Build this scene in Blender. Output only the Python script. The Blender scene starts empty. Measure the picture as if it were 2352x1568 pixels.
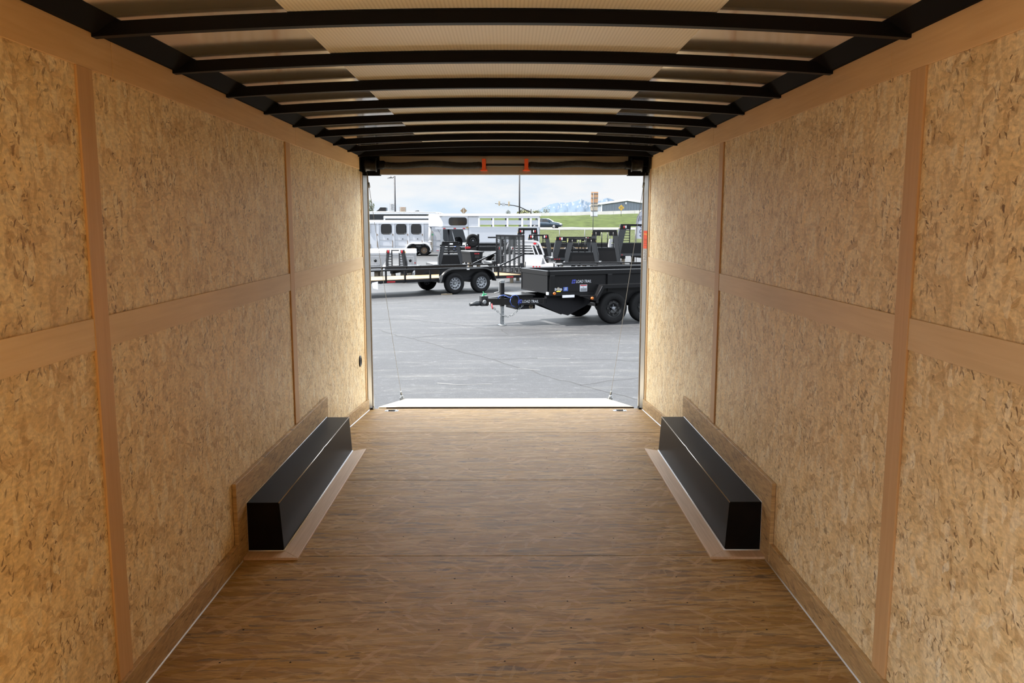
import bpy, bmesh, math, random
from mathutils import Vector, Matrix
random.seed(7)
S = bpy.context.scene
C = S.collection

# ------------------------------------------------------------------ camera, world, sun, exposure
PX_F = 1890.0
PITCH = math.atan(270.0 / PX_F)
YAW = math.atan(10.0 / PX_F)
cam = bpy.data.cameras.new('camera')
cam.sensor_width = 36.0
cam.lens = 36.0 * PX_F / 2352.0
cam.clip_end = 9000.0
cam_o = bpy.data.objects.new('camera', cam)
C.objects.link(cam_o)
cam_o.location = (0, 0, 2.25)
cam_o.rotation_euler = (math.pi / 2 - PITCH, 0, -YAW)
S.camera = cam_o
S.view_settings.view_transform = 'Standard'
S.view_settings.look = 'None'
S.view_settings.gamma = 1.0
S.view_settings.use_curve_mapping = False
S.view_settings.exposure = 0.5
S.cycles.max_bounces = 14
S.cycles.diffuse_bounces = 10
S.cycles.glossy_bounces = 5
S.cycles.sample_clamp_indirect = 6.0

W = bpy.data.worlds.new('sky')
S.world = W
W.use_nodes = True
wn = W.node_tree.nodes
wl = W.node_tree.links
wn.clear()
w_out = wn.new('ShaderNodeOutputWorld')
w_bg = wn.new('ShaderNodeBackground')
w_tc = wn.new('ShaderNodeTexCoord')
w_sep = wn.new('ShaderNodeSeparateXYZ')
wl.new(w_tc.outputs['Generated'], w_sep.inputs[0])
w_map = wn.new('ShaderNodeMapping')
w_map.inputs['Scale'].default_value = (5.0, 5.0, 16.0)
wl.new(w_tc.outputs['Generated'], w_map.inputs[0])
w_noise = wn.new('ShaderNodeTexNoise')
w_noise.inputs['Scale'].default_value = 1.7
w_noise.inputs['Detail'].default_value = 7.0
w_noise.inputs['Roughness'].default_value = 0.55
wl.new(w_map.outputs[0], w_noise.inputs['Vector'])
w_cr = wn.new('ShaderNodeValToRGB')
w_cr.color_ramp.elements[0].position = 0.36
w_cr.color_ramp.elements[0].color = (0.72, 0.86, 1.0, 1)
w_cr.color_ramp.elements[1].position = 0.60
w_cr.color_ramp.elements[1].color = (0.96, 0.98, 1.0, 1)
wl.new(w_noise.outputs[0], w_cr.inputs[0])
w_el = wn.new('ShaderNodeFloatCurve')          # added interior fill: unseen sky brightened between 20 and 40 degrees up
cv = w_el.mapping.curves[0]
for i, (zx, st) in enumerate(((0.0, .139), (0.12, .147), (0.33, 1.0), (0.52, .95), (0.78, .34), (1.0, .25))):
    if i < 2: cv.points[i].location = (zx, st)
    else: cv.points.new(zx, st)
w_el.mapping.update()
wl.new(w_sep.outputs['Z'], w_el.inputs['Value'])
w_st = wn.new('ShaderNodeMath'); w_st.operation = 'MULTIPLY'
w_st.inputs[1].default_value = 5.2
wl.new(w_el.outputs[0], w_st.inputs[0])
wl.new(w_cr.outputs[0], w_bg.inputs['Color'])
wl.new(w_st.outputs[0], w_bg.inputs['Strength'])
wl.new(w_bg.outputs[0], w_out.inputs[0])

SUN_TO = Vector((-0.52, -0.075, 0.85)).normalized()
sun = bpy.data.lights.new('sun', 'SUN')
sun.energy = 20.0
sun.angle = math.radians(0.6)
sun.color = (1.0, 0.95, 0.87)
sun_o = bpy.data.objects.new('sun', sun)
C.objects.link(sun_o)
sun_o.location = (-30, -4, 50)
sun_o.rotation_euler = SUN_TO.to_track_quat('Z', 'Y').to_euler()

def portal(name, loc, rot, sx, sy):
    l = bpy.data.lights.new(name, 'AREA')
    l.shape = 'RECTANGLE'; l.size = sx; l.size_y = sy
    l.cycles.is_portal = True
    o = bpy.data.objects.new(name, l); C.objects.link(o)
    o.location = loc; o.rotation_euler = rot
portal('rear_opening_portal', (0, 7.3, 1.72), (-math.pi / 2, 0, 0), 2.7, 2.5)
portal('side_fill_portal', (-1.36, 0.0, 1.7), (0, -math.pi / 2, 0), 2.1, 2.9)  # portal for the unseen side opening, enlarged as interior fill

# ------------------------------------------------------------------ materials
MATS = {}
KO = 1.0
def mat(name, col, rough=0.6, metal=0.0, spec=0.5, bump=None, emit=None, var=None):
    """plain surface; var=(scale, amount) mottles the colour, bump=(scale, strength)"""
    m = bpy.data.materials.new(name); m.use_nodes = True
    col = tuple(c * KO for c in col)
    nt = m.node_tree; b = nt.nodes['Principled BSDF']
    b.inputs['Base Color'].default_value = (*col, 1)
    b.inputs['Roughness'].default_value = rough
    b.inputs['Metallic'].default_value = metal
    b.inputs['Specular IOR Level'].default_value = spec
    tc = nt.nodes.new('ShaderNodeTexCoord')
    if var:
        n = nt.nodes.new('ShaderNodeTexNoise'); n.inputs['Scale'].default_value = var[0]; n.inputs['Detail'].default_value = 5
        nt.links.new(tc.outputs['Object'], n.inputs['Vector'])
        r = nt.nodes.new('ShaderNodeMapRange')
        r.inputs['From Min'].default_value = 0.3; r.inputs['From Max'].default_value = 0.7
        r.inputs['To Min'].default_value = 1 - var[1]; r.inputs['To Max'].default_value = 1 + var[1]
        nt.links.new(n.outputs[0], r.inputs[0])
        mx = nt.nodes.new('ShaderNodeMix'); mx.data_type = 'RGBA'; mx.blend_type = 'MULTIPLY'
        mx.inputs[0].default_value = 1.0; mx.inputs[6].default_value = (*col, 1)
        nt.links.new(r.outputs[0], mx.inputs[7])
        nt.links.new(mx.outputs[2], b.inputs['Base Color'])
    if bump:
        n = nt.nodes.new('ShaderNodeTexNoise'); n.inputs['Scale'].default_value = bump[0]; n.inputs['Detail'].default_value = 4
        nt.links.new(tc.outputs['Object'], n.inputs['Vector'])
        bp = nt.nodes.new('ShaderNodeBump'); bp.inputs['Strength'].default_value = bump[1]; bp.inputs['Distance'].default_value = 0.02
        nt.links.new(n.outputs[0], bp.inputs['Height'])
        nt.links.new(bp.outputs[0], b.inputs['Normal'])
    if emit:
        b.inputs['Emission Color'].default_value = (*emit[0], 1); b.inputs['Emission Strength'].default_value = emit[1]
    MATS[name] = m
    return m

class NG:
    """small helper to chain shader nodes"""
    def __init__(s, m):
        s.nt = m.node_tree; s.b = s.nt.nodes['Principled BSDF']
    def n(s, kind, **kw):
        x = s.nt.nodes.new('ShaderNode' + kind)
        for k, v in kw.items(): setattr(x, k, v)
        return x
    def l(s, a, b): s.nt.links.new(a, b)
    def ramp(s, src, pts):
        r = s.n('ValToRGB'); e = r.color_ramp.elements
        while len(e) < len(pts): e.new(0.5)
        for i, (p, c) in enumerate(pts):
            e[i].position = p; e[i].color = (*c, 1) if len(c) == 3 else c
        s.l(src, r.inputs[0]); return r.outputs[0]
    def step(s, src, lo, hi):
        r = s.n('MapRange'); r.inputs['From Min'].default_value = lo; r.inputs['From Max'].default_value = hi
        s.l(src, r.inputs[0]); return r.outputs[0]
    def mix(s, fac, a, b, blend='MIX'):
        x = s.n('Mix', data_type='RGBA', blend_type=blend)
        for i, v in ((0, fac), (6, a), (7, b)):
            if isinstance(v, (int, float)): x.inputs[i].default_value = v
            elif isinstance(v, tuple): x.inputs[i].default_value = (*v, 1)
            else: s.l(v, x.inputs[i])
        return x.outputs[2]

def osb(name, axes, base, layers, grain, rough=0.55, spec=0.3, warp=(38, .016)):
    """strand board: layers of random elongated flakes, each (angle, length, width, threshold, colour, strength)"""
    m = bpy.data.materials.new(name); m.use_nodes = True
    g = NG(m)
    tc = g.n('TexCoord'); sp = g.n('SeparateXYZ'); g.l(tc.outputs['Object'], sp.inputs[0])
    cb = g.n('CombineXYZ')
    g.l(sp.outputs[axes[0]], cb.inputs[0]); g.l(sp.outputs[axes[1]], cb.inputs[1])
    uv = cb.outputs[0]
    wn_ = g.n('TexNoise', noise_dimensions='2D'); wn_.inputs['Scale'].default_value = warp[0]; wn_.inputs['Detail'].default_value = 4
    g.l(uv, wn_.inputs['Vector'])
    off = g.n('VectorMath', operation='MULTIPLY_ADD')
    g.l(wn_.outputs['Color'], off.inputs[0]); off.inputs[1].default_value = (warp[1], warp[1], 0); g.l(uv, off.inputs[2])
    wuv = off.outputs[0]
    big = g.n('TexNoise', noise_dimensions='2D'); big.inputs['Scale'].default_value = 1.3; big.inputs['Detail'].default_value = 2
    g.l(uv, big.inputs['Vector'])
    col = g.mix(g.step(big.outputs[0], 0.35, 0.65), tuple(c * 0.93 for c in base), tuple(min(1, c * 1.06) for c in base))
    clus = g.n('TexNoise', noise_dimensions='2D'); clus.inputs['Scale'].default_value = 6; clus.inputs['Detail'].default_value = 3
    g.l(uv, clus.inputs['Vector'])
    for i, (ang, ln, wd, thr, fc, st) in enumerate(layers):
        mp = g.n('Mapping', vector_type='TEXTURE')
        mp.inputs['Location'].default_value = (i * 3.71, i * 1.93, 0)
        mp.inputs['Rotation'].default_value = (0, 0, math.radians(ang))
        mp.inputs['Scale'].default_value = (ln, wd, 1)
        g.l(wuv, mp.inputs[0])
        v = g.n('TexVoronoi', voronoi_dimensions='2D'); v.inputs['Scale'].default_value = 1.0
        g.l(mp.outputs[0], v.inputs['Vector'])
        vs = g.n('SeparateColor'); g.l(v.outputs['Color'], vs.inputs[0])
        src = vs.outputs[0]
        if thr > .92:                       # small dark chips gather in patches
            cl = g.n('Math', operation='MULTIPLY_ADD'); g.l(clus.outputs[0], cl.inputs[0]); cl.inputs[1].default_value = .16; cl.inputs[2].default_value = -.08
            ad = g.n('Math', operation='ADD'); g.l(src, ad.inputs[0]); g.l(cl.outputs[0], ad.inputs[1]); src = ad.outputs[0]
        mk = g.step(src, thr, thr + 0.04)
        gr = g.n('TexNoise', noise_dimensions='2D'); gr.inputs['Scale'].default_value = 1.0; gr.inputs['Detail'].default_value = 3
        mp2 = g.n('Mapping', vector_type='TEXTURE')
        mp2.inputs['Rotation'].default_value = (0, 0, math.radians(ang)); mp2.inputs['Scale'].default_value = (ln * 0.6, wd * 0.14, 1)
        g.l(uv, mp2.inputs[0]); g.l(mp2.outputs[0], gr.inputs['Vector'])
        fl = g.mix(g.step(gr.outputs[0], 0.3, 0.75), tuple(c * 0.82 for c in fc), tuple(min(1, c * 1.12) for c in fc))
        mm = g.n('Math', operation='MULTIPLY'); g.l(mk, mm.inputs[0])
        tint = g.n('MapRange'); tint.inputs['To Min'].default_value = st * 0.35; tint.inputs['To Max'].default_value = st
        g.l(vs.outputs[1], tint.inputs[0]); g.l(tint.outputs[0], mm.inputs[1])
        col = g.mix(mm.outputs[0], col, fl)
    fine = g.n('TexNoise', noise_dimensions='2D'); fine.inputs['Scale'].default_value = 1.0; fine.inputs['Detail'].default_value = 5
    mp3 = g.n('Mapping', vector_type='TEXTURE'); mp3.inputs['Scale'].default_value = (grain[0], grain[1], 1)
    g.l(wuv, mp3.inputs[0]); g.l(mp3.outputs[0], fine.inputs['Vector'])
    fr = g.ramp(fine.outputs[0], [(0.25, (0.80,) * 3), (0.75, (1.16,) * 3)])
    col = g.mix(1.0, col, fr, 'MULTIPLY')
    g.l(col, g.b.inputs['Base Color'])
    g.b.inputs['Roughness'].default_value = rough
    g.b.inputs['Specular IOR Level'].default_value = spec
    bp = g.n('Bump'); bp.inputs['Strength'].default_value = 0.25; bp.inputs['Distance'].default_value = 0.004
    g.l(fine.outputs[0], bp.inputs['Height']); g.l(bp.outputs[0], g.b.inputs['Normal'])
    MATS[name] = m
    return m

WL = [(82, .075, .040, .40, (.87, .71, .45), .55), (35, .080, .034, .62, (.68, .49, .25), .4),
      (118, .070, .034, .58, (.87, .72, .46), .55), (60, .11, .045, .82, (.66, .47, .24), .4), (125, .12, .040, .82, (.89, .76, .51), .55),
      (70, .050, .018, .83, (.55, .36, .16), .5), (10, .050, .018, .85, (.58, .385, .18), .5), (150, .050, .016, .89, (.50, .31, .13), .55), (95, .050, .024, .88, (.92, .80, .58), .7),
      (62, .016, .0055, .953, (.16, .08, .03), .8), (115, .015, .005, .957, (.19, .10, .04), .75), (20, .015, .005, .965, (.14, .075, .03), .8),
      (88, .026, .010, .968, (.30, .17, .07), .75)]
osb('osb_wall', ('Y', 'Z'), (.77, .585, .315), [(a_, l_, w_, t_, c_, min(1, s_ * 1.15)) for a_, l_, w_, t_, c_, s_ in WL], (.022, .010), rough=.5, spec=.45)
FL = [(3, .20, .026, .45, (.43, .27, .115), .75), (-6, .16, .020, .55, (.29, .16, .06), .6),
      (9, .18, .020, .58, (.49, .33, .155), .65), (-12, .13, .018, .70, (.25, .135, .05), .65),
      (2, .15, .013, .86, (.17, .125, .085), .75), (-4, .12, .016, .945, (.14, .10, .07), .8), (55, .09, .020, .91, (.52, .33, .17), .5), (-48, .08, .017, .925, (.53, .35, .19), .5), (75, .07, .016, .95, (.44, .30, .15), .5),
      (0, .022, .006, .965, (.08, .045, .02), .9)]
osb('osb_floor', ('X', 'Y'), (.345, .20, .058), FL, (.06, .007), rough=0.55, spec=0.09, warp=(30, .014))
osb('osb_base', ('Y', 'Z'), (.46, .30, .14), [(6, .14, .022, .5, (.54, .37, .18), .7), (-12, .1, .018, .6, (.34, .21, .09), .6),
      (20, .07, .014, .8, (.26, .17, .09), .6), (3, .03, .006, .96, (.10, .06, .03), .9)], (.06, .008), rough=0.5, spec=.25, warp=(30, .014))

def wood(name, c1, c2, axis, sc=(3, 60), rough=0.5, spec=0.4):
    m = bpy.data.materials.new(name); m.use_nodes = True
    g = NG(m); tc = g.n('TexCoord'); mp = g.n('Mapping')
    s = [sc[1]] * 3; s[axis] = sc[0]
    mp.inputs['Scale'].default_value = s
    g.l(tc.outputs['Object'], mp.inputs[0])
    n = g.n('TexNoise'); n.inputs['Scale'].default_value = 1; n.inputs['Detail'].default_value = 6; n.inputs['Distortion'].default_value = 0.4
    g.l(mp.outputs[0], n.inputs['Vector'])
    n2 = g.n('TexNoise'); n2.inputs['Scale'].default_value = 1.1; n2.inputs['Detail'].default_value = 2
    g.l(tc.outputs['Object'], n2.inputs['Vector'])
    a = g.mix(g.step(n.outputs[0], 0.3, 0.7), c1, c2)
    a = g.mix(1.0, a, g.ramp(n2.outputs[0], [(0.3, (.9,) * 3), (0.7, (1.08,) * 3)]), 'MULTIPLY')
    g.l(a, g.b.inputs['Base Color'])
    g.b.inputs['Roughness'].default_value = rough; g.b.inputs['Specular IOR Level'].default_value = spec
    MATS[name] = m
    return m
wood('ply_trim_long', (.66, .43, .21), (.73, .50, .26), 1)
wood('ply_trim_mid', (.64, .46, .26), (.71, .53, .32), 1)
wood('ply_trim_post', (.54, .325, .15), (.60, .375, .185), 2)
wood('flange_wood', (.50, .34, .21), (.60, .42, .28), 1, (4, 120))
wood('ramp_wood', (.34, .28, .19), (.42, .36, .26), 0, (2, 70), rough=0.6)
wood('pine_deck', (.115, .072, .034), (.135, .09, .046), 0, (1, 25), rough=0.7)

def asphalt():
    m = bpy.data.materials.new('asphalt'); m.use_nodes = True
    g = NG(m); tc = g.n('TexCoord')
    n = g.n('TexNoise'); n.inputs['Scale'].default_value = 0.35; n.inputs['Detail'].default_value = 4
    g.l(tc.outputs['Object'], n.inputs['Vector'])
    f = g.n('TexNoise'); f.inputs['Scale'].default_value = 45; f.inputs['Detail'].default_value = 4
    g.l(tc.outputs['Object'], f.inputs['Vector'])
    col = g.ramp(n.outputs[0], [(0.3, (.0093, .0100, .0120)), (0.5, (.0122, .0129, .0151)), (0.72, (.0155, .0162, .0184))])
    col = g.mix(1.0, col, g.ramp(f.outputs[0], [(0.3, (.75,) * 3), (0.55, (1.05,) * 3), (0.66, (1.9, 1.85, 1.75))]), 'MULTIPLY')
    # worn pale streaks
    mp = g.n('Mapping'); mp.inputs['Scale'].default_value = (.55, 2.6, 1); g.l(tc.outputs['Object'], mp.inputs[0])
    st = g.n('TexNoise'); st.inputs['Scale'].default_value = 1.0; st.inputs['Detail'].default_value = 8; st.inputs['Roughness'].default_value = .65
    g.l(mp.outputs[0], st.inputs['Vector'])
    col = g.mix(g.step(st.outputs[0], .52, .78), col, (.038, .038, .0376))
    mq = g.n('Mapping'); mq.inputs['Scale'].default_value = (7, 11, 1); g.l(tc.outputs['Object'], mq.inputs[0])
    sp_ = g.n('TexNoise'); sp_.inputs['Scale'].default_value = 1.0; sp_.inputs['Detail'].default_value = 6; sp_.inputs['Roughness'].default_value = .75
    g.l(mq.outputs[0], sp_.inputs['Vector'])
    col = g.mix(1.0, col, g.ramp(sp_.outputs[0], [(0.35, (.80,) * 3), (0.5, (1.0,) * 3), (0.60, (1.35,) * 3), (0.67, (3.2, 3.1, 3.0))]), 'MULTIPLY')
    g.l(col, g.b.inputs['Base Color'])
    g.b.inputs['Roughness'].default_value = .75; g.b.inputs['Specular IOR Level'].default_value = .35
    MATS['asphalt'] = m
asphalt()

mat('black_paint', (.004, .004, .005), .5, spec=.12)
mat('black_gloss', (.004, .004, .0045), .28, spec=.2)
mat('rack_black_lit', (.011, .012, .014), .30, spec=.5)  # lighter black: sky light on the tilted uprights put into the colour
mat('black_steel', (.008, .008, .009), .35, spec=.3)
mat('box_metal', (.010, .0085, .0075), .28, spec=.03, var=(3, .3))
mat('cove_black', (.010, .010, .012), .7, spec=.03)
mat('roof_skin', (.88, .83, .75), .12, metal=.85)
mat('alu', (.42, .40, .37), .28, metal=.85)
mat('alu_jamb', (.40, .39, .37), .30, metal=.7)
mat('seal', (.78, .80, .84), .4)
mat('galv', (.13, .137, .142), .4, metal=.5)
mat('zinc_plate', (.70, .74, .80), .25, metal=.6)
mat('orange_plastic', (.80, .10, .015), .4)
mat('crack', (.006, .006, .007), .9)
mat('crack_fill', (.07, .07, .07), .9)
mat('dark_gap', (.004, .004, .004), .9)
mat('cable', (.13, .12, .105), .6)
mat('spring_sock', (.010, .009, .009), .75, bump=(180, .6))
mat('ramp_edge_shade', (.05, .028, .012), .8)  # brown edge with the shade of the gap in its colour

def liner():
    m = bpy.data.materials.new('roof_liner'); m.use_nodes = True
    g = NG(m); tc = g.n('TexCoord')
    w = g.n('TexWave', wave_type='BANDS', bands_direction='X'); w.inputs['Scale'].default_value = 26
    g.l(tc.outputs['Object'], w.inputs['Vector'])
    g.l(g.ramp(w.outputs[0], [(0.1, (.74, .75, .73)), (0.6, (.86, .87, .85))]), g.b.inputs['Base Color'])
    g.b.inputs['Roughness'].default_value = .45
    MATS['roof_liner'] = m
liner()

# ------------------------------------------------------------------ mesh helpers
class MB:
    """collects boxes, prisms, tubes and lathes; build() links them as ONE mesh object"""
    def __init__(s): s.bm = bmesh.new(); s.mi = 0; s.smooth = False
    def _f(s, vs):
        try:
            f = s.bm.faces.new(vs); f.material_index = s.mi; f.smooth = s.smooth; return f
        except ValueError: return None
    def box(s, a, b):
        x0, y0, z0 = (min(a[i], b[i]) for i in range(3)); x1, y1, z1 = (max(a[i], b[i]) for i in range(3))
        v = [s.bm.verts.new(p) for p in ((x0, y0, z0), (x1, y0, z0), (x1, y1, z0), (x0, y1, z0), (x0, y0, z1), (x1, y0, z1), (x1, y1, z1), (x0, y1, z1))]
        for q in ((0, 3, 2, 1), (4, 5, 6, 7), (0, 1, 5, 4), (1, 2, 6, 5), (2, 3, 7, 6), (3, 0, 4, 7)): s._f([v[i] for i in q])
        return s
    def hexa(s, pts):
        """8 points: bottom ring then top ring"""
        v = [s.bm.verts.new(p) for p in pts]
        for q in ((0, 3, 2, 1), (4, 5, 6, 7), (0, 1, 5, 4), (1, 2, 6, 5), (2, 3, 7, 6), (3, 0, 4, 7)): s._f([v[i] for i in q])
        return s
    def bar(s, p, q, w, h=None, up=(0, 0, 1)):
        """rectangular bar from p to q, w across, h along up"""
        h = w if h is None else h
        p = Vector(p); q = Vector(q); d = (q - p).normalized(); up = Vector(up)
        if abs(d.dot(up)) > .98: up = Vector((1, 0, 0)) if abs(d.x) < .9 else Vector((0, 1, 0))
        sd = d.cross(up).normalized(); u = sd.cross(d).normalized()
        a, b = sd * w / 2, u * h / 2
        return s.hexa([p - a - b, p + a - b, q + a - b, q - a - b, p - a + b, p + a + b, q + a + b, q - a + b])
    def prism(s, pts, d):
        """polygon pts (3D, planar) extruded by vector d"""
        d = Vector(d); a = [s.bm.verts.new(p) for p in pts]; b = [s.bm.verts.new(Vector(p) + d) for p in pts]
        n = len(pts); s._f(a[::-1]); s._f(b)
        for i in range(n): s._f([a[i], a[(i + 1) % n], b[(i + 1) % n], b[i]])
        return s
    def tube(s, path, r, seg=8, closed=False, cap=True):
        path = [Vector(p) for p in path]; n = len(path); rings = []
        up0 = Vector((0, 0, 1))
        for i, p in enumerate(path):
            if closed: d = path[(i + 1) % n] - path[i - 1]
            else: d = path[min(i + 1, n - 1)] - path[max(i - 1, 0)]
            d.normalize()
            up = up0 if abs(d.z) < .95 else Vector((0, 1, 0))
            a = d.cross(up).normalized(); b = a.cross(d).normalized()
            rr = r[i] if isinstance(r, (list, tuple)) else r
            rings.append([s.bm.verts.new(p + (a * math.cos(t) + b * math.sin(t)) * rr) for t in (2 * math.pi * k / seg for k in range(seg))])
        sm = s.smooth; s.smooth = seg > 5
        m = n if closed else n - 1
        for i in range(m):
            A, B = rings[i], rings[(i + 1) % n]
            for k in range(seg): s._f([A[k], A[(k + 1) % seg], B[(k + 1) % seg], B[k]])
        if cap and not closed: s.smooth = False; s._f(rings[0][::-1]); s._f(rings[-1])
        s.smooth = sm
        return s
    def lathe(s, prof, c, axis='Y', seg=32, smooth=True, cap=True):
        """prof: list of (radius, offset along axis)"""
        c = Vector(c); rings = []
        for r, o in prof:
            ring = []
            for k in range(seg):
                t = 2 * math.pi * k / seg; a, b = r * math.cos(t), r * math.sin(t)
                ring.append(s.bm.verts.new(c + {'X': Vector((o, a, b)), 'Y': Vector((a, o, b)), 'Z': Vector((a, b, o))}[axis]))
            rings.append(ring)
        sm = s.smooth; s.smooth = smooth
        for A, B in zip(rings, rings[1:]):
            for k in range(seg): s._f([A[k], A[(k + 1) % seg], B[(k + 1) % seg], B[k]])
        s.smooth = False
        if cap: s._f(rings[0][::-1]); s._f(rings[-1])
        s.smooth = sm
        return s
    def build(s, name, mats, parent=None, bevel=0.0):
        if not isinstance(mats, (list, tuple)): mats = [mats]
        bmesh.ops.recalc_face_normals(s.bm, faces=s.bm.faces)
        me = bpy.data.meshes.new(name); s.bm.to_mesh(me); s.bm.free()
        for m in mats: me.materials.append(MATS[m] if isinstance(m, str) else m)
        o = bpy.data.objects.new(name, me); C.objects.link(o)
        if parent: o.parent = parent
        if bevel:
            b = o.modifiers.new('edge', 'BEVEL'); b.width = bevel; b.segments = 2; b.limit_method = 'ANGLE'
        return o

def tag(o, label=None, cat=None, group=None, kind=None):
    if label: o['label'] = label
    if cat: o['category'] = cat
    if group: o['group'] = group
    if kind: o['kind'] = kind
    return o
def thing(name, label, cat, loc=(0, 0, 0), rz=0.0, group=None, kind=None):
    o = bpy.data.objects.new(name, None); C.objects.link(o); o.empty_display_size = .2
    o.location = loc; o.rotation_euler = (0, 0, math.radians(rz))
    return tag(o, label, cat, group, kind)
def struct(o): o['kind'] = 'structure'; return o
def lettering(name, text, size, m, parent, loc, rot, shear=0.0, align='LEFT', extrude=.0015, space=1.0):
    """text as a thin raised mesh"""
    cu = bpy.data.curves.new(name, 'FONT'); cu.body = text; cu.size = size; cu.shear = shear; cu.align_x = align
    cu.extrude = extrude; cu.space_character = space
    t = bpy.data.objects.new(name, cu); C.objects.link(t)
    dg = bpy.context.evaluated_depsgraph_get()
    me = bpy.data.meshes.new_from_object(t.evaluated_get(dg))
    bpy.data.objects.remove(t)
    o = bpy.data.objects.new(name, me); C.objects.link(o); me.materials.clear(); me.materials.append(MATS[m])
    o.parent = parent; o.location = loc; o.rotation_euler = rot
    return o
# ------------------------------------------------------------------ the trailer interior (setting)
XL, XR = -1.235, 1.205          # inner faces of the walls
FZ = 0.72                       # floor
YB, YR = 5.94, 7.16             # where the rear floor starts to slope, and where it ends
RZ = 0.625                      # floor height at the rear sill
Y0 = -1.8

f = MB()
seams = [Y0, -.93, .215, 1.36, 2.51, 3.654, 4.80]
for a, b in zip(seams, seams[1:] + [YB]):
    f.box((XL - .03, a + .003, FZ - .06), (XR + .03, b - .003, FZ))
f.hexa([(XL - .03, YB + .003, FZ - .06), (XR + .03, YB + .003, FZ - .06), (XR + .03, YR, RZ - .06), (XL - .03, YR, RZ - .06),
        (XL - .03, YB + .003, FZ), (XR + .03, YB + .003, FZ), (XR + .03, YR, RZ), (XL - .03, YR, RZ)])
fl_o = struct(f.build('floor', 'osb_floor'))
rs = random.Random(4); m = MB()
for yy in (2.72, 2.95, 3.18, 3.42, 3.88, 4.11, 4.34, 4.57, 5.03, 5.26, 5.49, 5.72):
    for k in range(9):
        if rs.random() < .8: m.lathe([(.004, 0), (.003, .0008)], (-1.0 + .25 * k + rs.uniform(-.02, .02), yy + rs.uniform(-.015, .015), FZ), 'Z', 7)
m.build('screw', 'dark_gap', fl_o)['kind'] = 'stuff'

w = MB()
w.box((XL - .05, Y0, .6), (XL, -1.4, 2.86)).box((XL - .05, 1.4, .6), (XL, 7.06, 2.86)).box((XL - .05, -1.4, 2.62), (XL, 1.4, 2.86))  # unseen side door gap behind the camera, widened to brighten the interior
struct(w.build('wall_left', 'osb_wall'))
struct(MB().box((XR, Y0, .6), (XR + .05, 7.06, 2.86)).build('wall_right', 'osb_wall'))
struct(MB().box((XL - .05, Y0 - .05, .6), (XR + .05, Y0, 2.95)).build('wall_front', 'osb_wall'))

XC = (XL + XR) / 2; HW = (XR - XL) / 2
def arc(x, zc, k=.028): return zc - k * (x - XC) ** 2
def roof_strip(m, x0, x1, y0, y1, zc, t, n=16, sag=0.0):
    xs = [x0 + (x1 - x0) * i / n for i in range(n + 1)]
    lo0 = [m.bm.verts.new((x, y0, arc(x, zc))) for x in xs]; lo1 = [m.bm.verts.new((x, y1, arc(x, zc))) for x in xs]
    hi0 = [m.bm.verts.new((x, y0, arc(x, zc) + t)) for x in xs]; hi1 = [m.bm.verts.new((x, y1, arc(x, zc) + t)) for x in xs]
    for i in range(n):
        m._f([lo0[i], lo0[i + 1], lo1[i + 1], lo1[i]]); m._f([hi0[i], hi1[i], hi1[i + 1], hi0[i + 1]])
    for i in range(n):
        m._f([lo0[i], hi0[i], hi0[i + 1], lo0[i + 1]]); m._f([lo1[i], lo1[i + 1], hi1[i + 1], hi1[i]])
    m._f([lo0[0], lo1[0], hi1[0], hi0[0]]); m._f([lo0[n], hi0[n], hi1[n], lo1[n]])
r = MB()
roof_strip(r, XL - .05, XR + .05, Y0, 7.2, 2.8865, .03, 24)
struct(r.build('ceiling', 'roof_skin'))
r = MB()
roof_strip(r, XC - .635, XC + .635, Y0, 7.06, 2.8805, .0055, 16)
struct(r.build('trim_1', 'roof_liner'))
tn = 1
def trim(m, material, bevel=.0015):
    global tn
    tn += 1
    return struct(m.build('trim_%d' % tn, material, bevel=bevel))
# black steel coves between wall and roof
for sx, x in ((1, XL), (-1, XR)):
    pts = [(x, Y0, 2.808), (x + sx * .02, Y0, 2.808), (x + sx * .10, Y0, 2.862), (x + sx * .10, Y0, 2.868), (x, Y0, 2.868)]
    trim(MB().prism(pts, (0, 7.06 - Y0, 0)), 'cove_black')
# plywood trim strips over the board joints
for sx, x in ((1, XL), (-1, XR)):
    d = sx * .006
    for a, b in ((1.0 if False else -.3, 2.66), (2.663, 4.90), (4.903, 7.05)):
        if x == XL and a < 1.4: a = 1.42
        trim(MB().box((x, a, 2.70), (x + d, b, 2.812)), 'ply_trim_long')
    for a, b in ((1.42, 2.436), (2.526, 4.664), (4.754, 7.05)):
        trim(MB().box((x, a, 1.876), (x + d, b, 1.972)), 'ply_trim_mid')
    for a, b in ((2.436, 2.526), (4.664, 4.754)):
        z0 = .80 if a < 3 else 1.10
        trim(MB().box((x, a, z0), (x + d * 1.3, b, 2.70)), 'ply_trim_post')
# end posts of the walls beside the rear frame
for sx, x in ((1, XL), (-1, XR)):
    trim(MB().box((x - sx * .03, 7.03, .62), (x + sx * .006, 7.075, 2.81)), 'ply_trim_long')
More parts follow.
